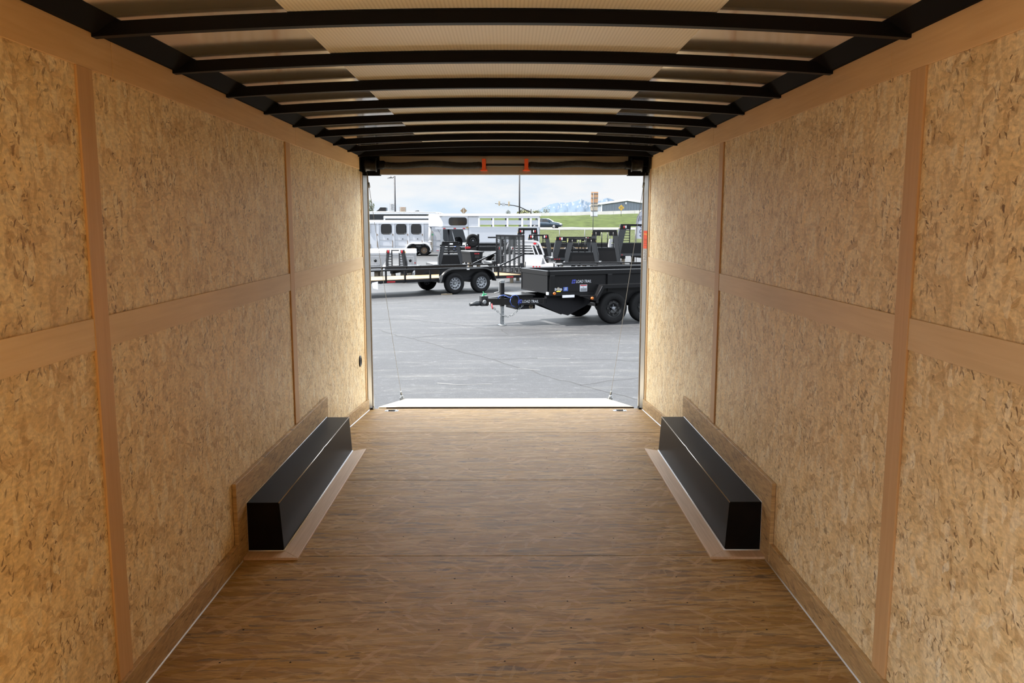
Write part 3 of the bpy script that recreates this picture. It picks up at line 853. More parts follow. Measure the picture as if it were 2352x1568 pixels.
def pylon(u0, u1, vt, vb, Y, lab, m, rows, depth, foot):
    a, b_ = at(u0, vt, Y), at(u1, vb, Y); g0 = bank_z(a.x, Y)
    t = thing('pylon_sign', lab, 'sign', ((a.x + b_.x) / 2, Y, g0)); w2 = (b_.x - a.x) / 2
    MB().box((-w2, 0, b_.z - g0 - .0), (w2, depth, a.z - g0)).build('cabinet', 'sign_white', t)
    MB().tube([(0, depth / 2, 0), (0, depth / 2, b_.z - g0)], .12, 8).build('post', 'pole_grey', t)
    MB().box((-w2 * .72, -.03, b_.z - g0 + .03), (w2 * .97, 0, a.z - g0 - .03)).build('face', m, t)
    bb = MB(); hgt = a.z - b_.z
    for i in range(rows):
        z = a.z - g0 - hgt * (.12 + .8 * i / rows); x = -w2 * .55
        while x < w2 * .8:
            bb.box((x, -.05, z - hgt * .05), (x + w2 * .1, -.03, z + hgt * .02)); x += w2 * .16
    bb.build('lettering', foot, t)['kind'] = 'stuff'
pylon(895, 905.5, 466.5, 486, 100, 'tall pale pylon sign left of the street light pole', 'white_roof', 5, .5, 'pole_grey')
pylon(917, 932, 475, 487, 104, 'short wide pylon sign with a red foot, right of the street light pole', 'sign_cream', 3, .5, 'sign_red')
t, h = pole_thing('warning_sign', 'brown back of a diamond road sign above the stock trailer', 'road sign', 1065, 476, 98, .04, 'pole_light')
q = .40; MB().prism([(-q, -.03, h - q), (0, -.03, h - 2 * q), (q, -.03, h - q), (0, -.03, h)], (0, .02, 0)).build('panel', 'sign_back', t)
t, h = pole_thing('merge_sign', 'yellow diamond merge sign with two black arrows on the bank', 'road sign', 1427, 470, 148, .04, 'pole_light')
q = .53; MB().prism([(-q, -.05, h - q), (0, -.05, h - 2 * q), (q, -.05, h - q), (0, -.05, h)], (0, .03, 0)).build('panel', 'sign_yellow', t)
b = MB()
for x, dx in ((-.13, 0), (.10, .10)):
    b.prism([(x - .035 + dx, -.06, h - .80), (x + .035 + dx, -.06, h - .80), (x + .035, -.06, h - .45), (x + .09, -.06, h - .45), (x, -.06, h - .28), (x - .09, -.06, h - .45), (x - .035, -.06, h - .45)], (0, .008, 0))
b.build('arrows', 'print_dark', t)
def road_sign():
    Y = 112; p = at(1363, 440.5, Y); g0 = bank_z(p.x, Y); h = p.z - g0; s = Y / 1909
    t = thing('detour_sign', 'tall stacked road sign seen from behind, orange above cream, on one post', 'road sign', (p.x, Y, g0))
    MB().tube([(0, -.05, 0), (0, -.05, h - .1)], .045, 8).build('post', 'pole_light', t)
    for i, (v0, v1, m) in enumerate(((440.5, 455, 'sign_orange'), (455.5, 466, 'sign_orange'), (466.5, 472, 'sign_cream'), (472.5, 484, 'sign_cream'), (484.5, 497, 'white_roof'))):
        z0, z1 = at(1363, v1, Y).z - g0, at(1363, v0, Y).z - g0
        sh = -.0 - .012 * i
        MB().box((-5 * s + sh, 0, z0), (11 * s + sh, .03, z1)).build('panel', m, t)
    for v in (444.5, 454.5, 466, 472.5, 484, 496.5):
        z = at(1363, v, Y).z - g0; MB().box((-5 * s, -.07, z - .05), (10.5 * s, -.002, z + .05)).build('bracket', 'pole_light', t)
road_sign()
def fence():
    a = at(1238, 527, 99); t = thing('chain_link_fence', 'galvanised chain link fence along the foot of the grass bank', 'fence', (0, 99, .1))
    xs = [-9 + 3.02 * i for i in range(-4, 16)]
    off = at(1284, 530, 99).x % 3.02
    for x in xs: MB().tube([(x + off - .0, 0, -.1), (x + off, 0, 1.48)], .045, 6).build('post', 'pole_light', t)
    MB().tube([(xs[0] + off, 0, 1.45), (xs[-1] + off, 0, 1.45)], .03, 6).build('rail', 'pole_light', t)
    b = MB(); L = xs[-1] - xs[0]
    for k in range(int(L / .35)):
        x = xs[0] + off + k * .35
        b.tube([(x, 0, 0), (x + 1.4, 0, 1.4)], .004, 3).tube([(x, 0, 1.4), (x + 1.4, 0, 0)], .004, 3)
    b.build('wire_mesh', 'pole_light', t)['kind'] = 'stuff'
fence()

# ---- car
def car():
    Y = 121; p = at(1268, 525, Y); g0 = bank_z(p.x, Y) - .02
    t = thing('car', 'dark blue sedan driving on the road beyond the white stock trailer', 'car', (p.x - .9, Y, g0), -16)
    # sections along x: (x, half width, z low, z belt, roof half width, z roof)
    sec = [(-2.35, .72, .45, .80, .70, .82), (-2.2, .82, .30, .95, .78, .97), (-1.7, .88, .24, 1.0, .80, 1.04), (-1.2, .90, .22, 1.0, .62, 1.36), (-.5, .91, .20, .98, .60, 1.46),
           (.2, .91, .20, .96, .60, 1.44), (.9, .90, .22, .94, .70, 1.08), (1.2, .89, .24, .92, .78, .96), (1.8, .86, .26, .84, .74, .88), (2.2, .78, .28, .72, .66, .76), (2.36, .62, .34, .60, .52, .62)]
    b = MB(); b.smooth = True; rings = []
    for x, w_, zl, zb, rw, zr in sec:
        rings.append([b.bm.verts.new(q) for q in ((x, -w_ * .92, zl), (x, -w_, (zl + zb) / 2), (x, -w_ * .97, zb), (x, -rw, zr), (x, 0, zr + .03), (x, rw, zr), (x, w_ * .97, zb), (x, w_, (zl + zb) / 2), (x, w_ * .92, zl))])
    for A, B in zip(rings, rings[1:]):
        for k in range(8): b._f([A[k], B[k], B[k + 1], A[k + 1]])
        b._f([A[8], B[8], B[0], A[0]])
    b._f(rings[0]); b._f(rings[-1][::-1])
    b.build('body', 'car_blue', t)
    for nm, ps in (('windscreen', [(.30, -.56, 1.43), (.30, .56, 1.43), (.95, .68, 1.08), (.95, -.68, 1.08)]),):
        MB().prism([Vector(q) + Vector((.03, 0, .03)) for q in ps], (.01, 0, .01)).build(nm, 'window_dark', t)
    for x0, x1, x2, x3 in ((.12, .72, .05, -.40), (-.48, -.48, -.42, -1.05)):
        pass
    MB().prism([(.75, -.865, 1.0), (.20, -.655, 1.38), (-.40, -.655, 1.40), (-.40, -.885, 1.0)], (0, -.012, 0)).build('side_window', 'window_dark', t)
    MB().prism([(-.48, -.885, 1.0), (-.48, -.655, 1.40), (-1.10, -.665, 1.34), (-1.45, -.84, 1.04)], (0, -.012, 0)).build('side_window', 'window_dark', t)
    for y in (-.6, .6):
        MB().hexa([(2.12, y - .17, .60), (2.32, y - .13, .56), (2.32, y + .13, .56), (2.12, y + .17, .60), (1.98, y - .15, .78), (2.22, y - .12, .72), (2.22, y + .12, .72), (1.98, y + .15, .78)]).build('headlight', 'white_lens', t)
    MB().box((2.34, -.42, .36), (2.38, .42, .50)).build('grille', 'print_dark', t)
    MB().box((.62, -1.02, .98), (.78, -.88, 1.10)).build('mirror', 'car_blue', t)
    for x in (-1.45, 1.42):
        for y in (-.80, .80):
            o = MB().lathe([(.20, -.1), (.30, -.1), (.31, 0), (.30, .1), (.20, .1)], (x, y, .31), 'Y', 20).build('wheel', 'tyre', t)
            MB().lathe([(.20, -.11), (.05, -.12), (.05, .12), (.20, .11)], (x, y, .31), 'Y', 16).build('rim', 'rim_grey', o)
car()
# ---- trailers
def wheel(t, loc, r, w_, rim, face=-1, holes=10, hole_mat='rim_black', rimr=.56):
    """trailer wheel: tyre, with its rim as a child; face=-1 shows the rim towards -y"""
    x, y, z = loc; f_ = face; q = rimr * r; h = w_ / 2
    prof = [(q, h * .8), (q + .015, h * .95), (r * .80, h), (r * .93, h * .93), (r * .985, h * .72), (r, h * .4), (r, -h * .4), (r * .985, -h * .72), (r * .93, -h * .93), (r * .80, -h), (q + .015, -h * .95), (q, -h * .8)]
    o = MB().lathe(prof + [prof[0]], (x, y, z), 'Y', 40, cap=False).build('wheel', 'tyre', t)
    b = MB(); b.lathe([(q * 1.03, f_ * h * .86), (q * .97, f_ * h * .80), (q * .93, f_ * h * .45), (q * .86, f_ * h * .40), (q * .62, f_ * h * .62), (q * .46, f_ * h * .58), (q * .40, f_ * h * .42), (.001, f_ * h * .42)], (x, y, z), 'Y', 32, cap=False)
    b.mi = 1
    for k in range(holes):
        a = 2 * pi * k / holes
        b.lathe([(q * .12, -f_ * .004), (q * .12, f_ * .014)], (x + cos(a) * q * .72, y + f_ * h * .50, z + sin(a) * q * .72), 'Y', 10)
    b.mi = 0
    b.build('rim', [rim, hole_mat], o)
    b = MB(); b.lathe([(q * .22, f_ * h * .4), (q * .20, f_ * h * .85), (q * .12, f_ * h * .9)], (x, y, z), 'Y', 14)
    for k in range(5):
        a = 2 * pi * k / 5 + .3
        b.lathe([(q * .05, f_ * h * .4), (q * .05, f_ * h * .6)], (x + cos(a) * q * .34, y, z + sin(a) * q * .34), 'Y', 8)
    b.build('hub', 'galv' if rim == 'rim_grey' else 'rim_grey', o)
    return o

def chain(t, path, r=.018, name='safety_chain', m='galv'):
    P = [Vector(p) for p in path]; seg = [(b - a).length for a, b in zip(P, P[1:])]; tot = sum(seg); n = int(tot / (r * 2.6)); b = MB()
    for i in range(n):
        d = tot * (i + .5) / n; k = 0
        while d > seg[k] and k < len(seg) - 1: d -= seg[k]; k += 1
        c = P[k] + (P[k + 1] - P[k]) * (d / seg[k]); ax = (P[k + 1] - P[k]).normalized()
        s_ = ax.cross(Vector((0, 1, .3))).normalized()
        if i % 2: s_ = ax.cross(s_).normalized()
        ring = [c + ax * cos(a) * r * 1.7 + s_ * sin(a) * r for a in (2 * pi * j / 8 for j in range(8))]
        b.tube(ring, r * .36, 5, closed=True)
    b.build(name, m, t)

def brand(t, loc, w_, rz=0.0):
    """blue square mark followed by white slanted letters, w_ metres long"""
    s = w_ / 5.6; sh = .2; L = Vector(loc); R = Matrix.Rotation(rz, 3, 'Z')
    b = MB()
    for poly in ([(0, 0), (0, 1), (.22, 1), (.22, .28), (.42, .28), (.42, 0)], [(.34, .62), (.34, 1), (1.0, 1), (1.0, .62)], [(.52, 0), (.52, .46), (.70, .46), (.70, 0)], [(.78, 0), (.78, .46), (.98, .46), (.98, 0)]):
        b.prism([(a * s + c * s * sh, 0, c * s) for a, c in poly], (0, -.002, 0))
    o = b.build('logo_mark', 'blue_logo', t); o.location = L; o.rotation_euler = (0, 0, rz); o['label'] = 'blue square logo mark'
    o = lettering('lettering', 'LOAD TRAIL', s, 'logo_white', t, L + R @ Vector((1.22 * s, -.001, .13 * s)), (pi / 2, 0, rz), shear=.2, extrude=.001)
    xs = [v.co.x for v in o.data.vertices]; k = 4.4 * s / (max(xs) - min(xs))
    o.scale = (k, 1.05, 1); o['label'] = 'white slanted lettering'

def dump_trailer():
    t = thing('dump_trailer', 'black dump trailer with a blue logo, parked nearest the opening on the right', 'trailer', (2.401, 18.615, 0), 23)
    XF, XE, YN, YF = -1.585, 2.75, .12, 1.64; Z0, Z1 = .72, 1.225
    b = MB()
    b.box((XF, YN + .05, Z0), (XE, YN + .075, Z1 - .02)).box((XF, YF - .075, Z0), (XE, YF - .05, Z1 - .02)).box((XF + .01, YN + .05, Z0), (XF + .035, YF - .05, Z1 - .02)).box((XF, YN + .05, Z0), (XE, YF - .05, Z0 + .03)).box((XE - .03, YN + .05, Z0), (XE, YF - .05, Z1))
    b.build('bed', 'black_gloss', t)
    b = MB()
    b.box((XF - .005, YN, Z1 - .105), (XE, YN + .07, Z1)).box((XF - .005, YF - .07, Z1 - .105), (XE, YF, Z1)).box((XF - .005, YN, Z1 - .105), (XF + .05, YF, Z1))
    b.build('top_rail', 'black_gloss', t, bevel=.008)
    for x in (XF + .10, -.03, 1.35, XE - .1):
        MB().box((x - .06, YN, Z0 - .04), (x + .06, YN + .06, Z1 - .1)).build('side_post', 'black_gloss', t, bevel=.006)
    MB().box((XF, YN + .01, Z0 - .05), (XE, YN + .06, Z0 + .02)).build('bottom_rail', 'black_gloss', t)
    b = MB()
    for y in (.30, 1.30): b.box((XF + .05, y, .50), (XE, y + .12, .66))
    for x in (-.9, .4, 1.6): b.box((x, .3, .52), (x + .08, 1.4, .6))
    b.build('frame', 'black_paint', t)
    apex = Vector((-2.78, .86, 0))
    b = MB()
    for y in (.36, 1.36): b.bar((-1.45, y, .535), (apex.x, .86 + (y - .86) * .13, .535), .06, .145)
    b.bar((-1.6, .34, .535), (-.5, .34, .535), .06, .145)
    b.build('tongue', 'black_gloss', t)
    b = MB(); b.box((-2.90, .80, .44), (-2.74, .92, .66)); b.build('coupler_channel', 'black_steel', t)
    b = MB(); b.lathe([(.045, -.02), (.05, .04), (.03, .10), (.04, .16), (.028, .24), (.02, .25)][::-1], (-2.94, .86, .50), 'X', 16)
    o = MB().tube([(-2.90, .86, .50), (-3.0, .86, .50), (-3.06, .86, .49), (-3.16, .86, .48)], [.05, .06, .042, .036], 14).build('coupler', 'dark_band', t)
    MB().lathe([(.03, -.012), (.05, -.008), (.05, .008), (.03, .012)], (-2.83, .785, .53), 'Y', 14).build('coupler_ring', 'galv', t)
    b = MB(); b.tube([(-2.84, .80, .66), (-2.84, .80, .72), (-2.86, .80, .76)], .009, 6).prism([(-2.87, .79, .67), (-2.77, .79, .695), (-2.78, .79, .715), (-2.86, .79, .71)], (0, .05, .0)); b.build('safety_clip', 'green_clip', t)
    # jack
    jx, jy = -2.43, .74
    j = MB().box((jx - .04, jy - .04, .43), (jx + .04, jy + .04, .96)).build('jack', 'black_gloss', t)
    b = MB(); b.box((jx - .045, jy - .05, .95), (jx + .045, jy + .05, 1.01)).tube([(jx - .04, jy - .03, .985), (jx - .085, jy - .03, .985), (jx - .085, jy - .03, .76), (jx - .20, jy - .03, .735), (jx - .20, jy - .03, .725)], .009, 7)
    b.build('crank', 'galv', j)
    b = MB(); b.box((jx - .033, jy - .033, .02), (jx + .033, jy + .033, .50)).lathe([(.10, 0), (.10, .012), (.04, .03)], (jx, jy, 0), 'Z', 18)
    b.mi = 1
    for k in range(4): b.lathe([(.009, 0), (.009, -.003)], (jx + .008, jy - .0335, .10 + .1 * k), 'Y', 8)
    b.build('leg', ['galv', 'dark_gap'], j)
    chain(t, [(-2.72, .70, .47), (-2.62, .66, .36), (-2.48, .62, .24), (-2.36, .60, .20), (-2.24, .58, .24), (-2.10, .56, .36), (-2.0, .54, .46)])
    MB().tube([(-2.70, .68, .50), (-2.69, .68, .40), (-2.68, .68, .38)], .014, 7).build('hook', 'red_lens', t)['label'] = 'red hook'
    MB().box((-2.74, .74, .47), (-2.66, .76, .53)).build('plug_bracket', 'white_lens', t)
    b = MB(); b.tube([(-2.58, .62, .61), (-2.55, .58, .68), (-2.46, .56, .69), (-2.36, .54, .64), (-2.26, .54, .63)], .010, 7).tube([(-2.33, .50, .62), (-2.29, .50, .67), (-2.22, .49, .69), (-2.15, .49, .66), (-2.12, .48, .55), (-2.14, .48, .46)], .007, 7).tube([(-2.32, .50, .62), (-2.34, .49, .55), (-2.30, .49, .46), (-2.22, .49, .42)], .007, 7)
    b.build('brake_cable', 'blue_cable', t)['label'] = 'blue coiled brake cable'
    # pump box lid and box under the tongue
    b = MB(); b.box((-2.28, .50, .66), (-1.72, 1.2, .69)).box((-2.2, .55, .60), (-1.75, 1.15, .66)); b.build('battery_box', 'black_gloss', t, bevel=.005)
    o = MB().box((-2.16, .56, .36), (-1.70, 1.16, .46)).build('tongue_box', 'black_paint', t)
    b = MB(); b.lathe([(.030, 0), (.030, -.004), (.050, -.004), (.055, 0)], (-1.80, .558, .41), 'Y', 18); b.build('port', 'brown_wood', o)
    # folded hoist plates under the bed
    b = MB()
    b.prism([(-1.75, .55, .47), (-.70, .55, .47), (-.70, .55, .30), (-1.05, .55, .20)], (0, .03, 0)).prism([(-1.75, .3, .5), (-.4, .3, .5), (-.55, .3, .40), (-1.0, .3, .20), (-1.25, .3, .27)], (0, .02, 0))
    b.build('hoist_plate', 'black_paint', t)
    # fender
    path = [(-.50, .50), (-.50, .60), (-.34, .884), (1.17, .884), (1.33, .60), (1.33, .5)]
    b = MB(); ya, yb = -.10, .20
    for (x0, z0), (x1, z1) in zip(path, path[1:]):
        b.hexa([(x0, ya, z0), (x1, ya, z1), (x1, yb, z1), (x0, yb, z0), (x0, ya, z0 + .012), (x1, ya, z1 + .012), (x1, yb, z1 + .012), (x0, yb, z0 + .012)])
    lip = [(x, ya, z) for x, z in path] + [(1.27, ya, .5), (1.12, ya, .80), (-.29, ya, .80), (-.43, ya, .58), (-.43, ya, .5)]
    n = len(path); low = [(-.44, .5), (-.44, .58), (-.30, .82), (1.13, .82), (1.27, .58), (1.27, .5)]
    for i in range(n - 1):
        b.prism([(path[i][0], ya, path[i][1]), (path[i + 1][0], ya, path[i + 1][1]), (low[i + 1][0], ya, low[i + 1][1]), (low[i][0], ya, low[i][1])], (0, .006, 0))
    b.box((-.34, .14, .45), (1.17, .15, .88))
    b.build('fender', 'black_gloss', t)
    b = MB(); b.tube([(-.49, ya - .002, .63), (-.35, ya - .002, .872)], .006, 6); b.build('weld_edge', 'pole_grey', t)
    b = MB(); b.prism([(-.86, .0, .665), (-.50, -.08, .66), (-.50, -.08, .55), (-.62, -.05, .565)], (0, .02, 0)).box((-.86, -.06, .655), (-.5, .14, .668)); b.build('fender_step', 'black_gloss', t)
    MB().lathe([(.034, 0), (.034, -.02), (.02, -.03)], (-.595, -.075, .607), 'Y', 16).build('marker_light', 'amber_lens', t)
    MB().lathe([(.036, 0), (.036, -.02), (.02, -.03)], (-1.44, YN, .725), 'Y', 16).build('marker_light', 'amber_lens', t)
    MB().box((-1.62, .10, .70), (-1.58, .16, .76)).build('corner_reflector', 'white_lens', t)
    for x in (0, .82):
        wheel(t, (x, .06, .355), .355, .21, 'rim_black', -1, 8, 'dark_gap')
        wheel(t, (x, 1.70, .355), .355, .21, 'rim_black', 1, 8, 'dark_gap')
    b = MB()
    for x in (0, .82): b.bar((x, .1, .36), (x, 1.66, .36), .07)
    b.bar((-.3, .34, .42), (1.15, .34, .42), .06, .08)
    b.build('axle', 'black_steel', t)
    ys = YN + .049
    brand(t, (-.985, ys, .93), .49)
    brand(t, (-2.13, .552, .498), .46, math.atan2(-.434, 1.33))
    # stickers on the side
    b = MB(); b.lathe([(.034, 0), (.034, -.003)], (-1.39, ys, .81), 'Y', 16); b.build('round_sticker', 'sign_white', t)
    b = MB(); b.lathe([(.040, 0), (.040, -.004)], (-1.315, ys, .815), 'Y', 16); b.build('round_sticker', 'cream', t)
    b = MB(); b.lathe([(.030, 0), (.030, -.003)], (-1.25, ys, .805), 'Y', 16); b.build('round_sticker', 'sign_white', t)
    MB().box((-1.36, ys - .005, .755), (-1.255, ys, .775)).build('yellow_sticker', 'print_yellow', t)
    o = MB().box((-1.19, ys - .003, .765), (-1.075, ys, .855)).build('blue_sticker', 'blue_cable', t)
    MB().box((-1.16, ys - .005, .825), (-1.10, ys - .003, .84)).box((-1.165, ys - .005, .79), (-1.10, ys - .003, .803)).build('text_line', 'logo_white', o)
    o = MB().box((-.775, ys - .003, .745), (-.59, ys, .90)).build('warning_sticker', 'logo_white', t)
    b = MB(); b.box((-.765, ys - .005, .872), (-.60, ys - .003, .895)); b.build('red_band', 'red_lens', o)
    b = MB(); b.prism([(-.71, ys - .005, .865), (-.66, ys - .005, .835), (-.69, ys - .005, .83)], (0, .002, 0)).box((-.70, ys - .005, .775), (-.60, ys - .003, .785)).box((-.76, ys - .005, .755), (-.60, ys - .003, .82)); b.build('picture', 'rim_grey', o)
    o = MB().box((-1.235, YN - .012, .625), (-.94, YN + .012, .682)).build('serial_plate', 'paper', t)
    return t
dump_trailer()

def utility_trailer(name, lab, loc, rz, gate=True, group='black utility trailers'):
    t = thing(name, lab, 'trailer', loc, rz, group)
    X0, X1, YN, YF = -3.35, 2.72, .02, 1.74
    if gate:
        MB().box((X0, .12 if False else YN + .03, .49), (X1, YF - .03, .535)).build('deck', 'pine_deck', t)
    else:
        MB().box((X0, YN + .03, .49), (X1, YF - .03, .535)).build('deck', 'brown_wood', t)
    b = MB(); b.box((X0, YN - .02, .43), (X1, YN + .03, .515)).box((X0, YF - .03, .43), (X1, YF + .02, .515)).box((X0, YN, .43), (X0 + .05, YF, .53)).box((X1 - .05, YN, .43), (X1, YF, .53))
    for k in range(7): b.box((X0 + .8 * k, YN, .42), (X0 + .8 * k + .05, YF, .49))
    b.build('frame', 'black_paint', t)
    for y in (YN, YF):
        MB().box((X0, y - .025, .80), (X1, y + .025, .845)).build('side_rail', 'black_gloss', t, bevel=.004)
        for x in (X0 + .03, -2.36, -1.71, -.82, 1.75, X1 - .03): MB().box((x - .025, y - .02, .45), (x + .025, y + .02, .82)).build('rail_post', 'black_gloss', t)
    MB().box((X0 - .02, YN, .80), (X0 + .03, YF, .845)).build('front_rail', 'black_gloss', t)
    b = MB()
    for y in (YN + .1, YF - .1): b.bar((X0 + .3, y, .40), (X0 - 1.2, .88 + (y - .88) * .08, .40), .06, .1)
    b.build('tongue', 'black_paint', t)
    b = MB(); b.tube([(X0 - 1.1, .88, 0.02), (X0 - 1.1, .88, .9)], .035, 10).lathe([(.1, 0), (.1, .012)], (X0 - 1.1, .88, 0), 'Z', 14); b.build('jack', 'black_steel', t)
    b = MB(); b.box((X0 - 1.45, .84, .38), (X0 - 1.15, .92, .46)); b.build('coupler', 'black_steel', t)
    for y, s in ((YN - .22, 1), (YF + .22, -1)):
        b = MB(); n = 28; pts = []
        for i in range(n + 1):
            u = i / n; x = -.56 + 2.10 * u
            e = min(u, 1 - u) / .24
            z = .38 + (.82 - .38) * (1 if e >= 1 else math.sqrt(max(0, 1 - (1 - e) ** 2)))
            pts.append((x, z))
        ya, yb = (y, y + s * .22)
        b.smooth = True
        va = [b.bm.verts.new((x, ya, z)) for x, z in pts]; vb = [b.bm.verts.new((x, yb, z)) for x, z in pts]
        cx = .49; vi = [b.bm.verts.new((cx + (x - cx) * .965, ya, .36 + (z - .36) * .90)) for x, z in pts]
        vj = [b.bm.verts.new((cx + (x - cx) * .965, yb, .36 + (z - .36) * .90)) for x, z in pts]
        for i in range(n):
            b._f([va[i], va[i + 1], vb[i + 1], vb[i]]); b._f([va[i], vi[i], vi[i + 1], va[i + 1]]); b._f([vi[i], vj[i], vj[i + 1], vi[i + 1]])
        b.build('fender', 'black_gloss', t)
        if s > 0: MB().box((.40, y - .006, .775), (.50, y, .81)).build('fender_reflector', 'white_lens', t)
    MB().box((-.5, YN + .0, .40), (1.48, YN + .01, .80)).build('wheel_apron', 'black_gloss', t)
    MB().box((-.5, YF - .01, .40), (1.48, YF, .80)).build('wheel_apron', 'black_gloss', t)
    for x in (0, .995):
        wheel(t, (x, -.06, .345), .345, .20, 'rim_grey', -1, 10)
        wheel(t, (x, 1.82, .345), .345, .20, 'rim_grey', 1, 10)
    b = MB()
    for x in (0, .995): b.bar((x, 0, .34), (x, 1.76, .34), .06)
    b.build('axle', 'black_steel', t)
    for x, z in ((-2.2, .47), (2.2, .47)): MB().box((x - .14, YN - .026, z - .02), (x + .14, YN - .02, z + .02)).build('side_marker', 'red_lens', t)
    if gate:
        gx = X1 + .03; z0, z1 = .53, 1.87
        b = MB()
        b.box((gx, 0, z1 - .05), (gx + .04, 1.76, z1)).box((gx, 0, z0), (gx + .04, 1.76, z0 + .05)).box((gx, 0, z0), (gx + .05, .06, z1)).box((gx, 1.71, z0), (gx + .04, 1.76, z1))
        g_ = b.build('ramp_gate', 'black_paint', t)
        b = MB()
        for k in range(1, 6): y = 1.76 * k / 6; b.box((gx + .01, y - .055, z0), (gx + .03, y + .055, z1))
        b.box((gx + .01, .08, z1 - .16), (gx + .03, 1.7, z1 - .04)).box((gx + .01, .45, z1 - .4), (gx + .03, .85, z1))
        b.build('slat', 'dark_band', g_)
        b = MB()
        k = 0
        y = .03
        while y < 3.2:
            for s in (1, -1):
                p = Vector((gx + .02, y, z0)) if s > 0 else Vector((gx + .02, 1.76 - y, z0))
                L = min((1.76 - p.y) if s < 0 else p.y, 0) if False else None
                y0 = y if s > 0 else 1.76 - y
                yy1 = y0 - s * 1.34; a0 = Vector((gx + .02, y0, z0)); a1 = Vector((gx + .02, yy1, z1))
                # clip to the frame
                def clip(a, c):
                    d = c - a; t0, t1 = 0.0, 1.0
                    for lim, sg in ((0.0, 1), (1.76, -1)):
                        va_, vd = sg * (a.y - lim), sg * d.y
                        if abs(vd) < 1e-9: continue
                        tt = -va_ / vd
                        if vd > 0: t0 = max(t0, tt)
                        else: t1 = min(t1, tt)
                    return (a + d * t0, a + d * t1) if t1 - t0 > .02 else None
                r_ = clip(a0, a1)
                if r_: b.tube(r_, .0045, 3)
            y += .075
        b.build('wire_mesh', 'black_paint', g_)
        for yy in (.0, 1.76):
            MB().bar((gx, yy, 1.22), (gx - .95, yy, .86), .035, .045).build('gate_brace', 'black_gloss', t)
        for yy in (.0, 1.76): MB().box((X1 - .12, yy - .05, .80), (X1 + .03, yy + .05, .93)).build('gate_latch', 'black_steel', t)
        b = MB(); b.prism([(-2.86, YN - .05, .47), (-2.66, YN - .06, .50), (-2.68, YN - .10, .26), (-2.84, YN - .10, .30)], (0, -.004, 0)); b.build('paper_tag', 'paper', t)
    return t
utility_trailer('utility_trailer', 'black tandem utility trailer with a pine deck, grey wheels and a mesh ramp gate', (-1.771, 26.741, 0), 33)
utility_trailer('utility_trailer', 'black utility trailer whose rails show just above the dump trailer bed', (5.1, 29.0, 0), 2, gate=False)
# wheel chock
o = thing('wheel_chock', 'grey wooden plank lying by the front wheel of the utility trailer', 'plank', (-1.95, 26.32, 0), 15)
MB().box((-.17, -.06, 0), (.17, .06, .035)).build('board', 'brown_wood', o)
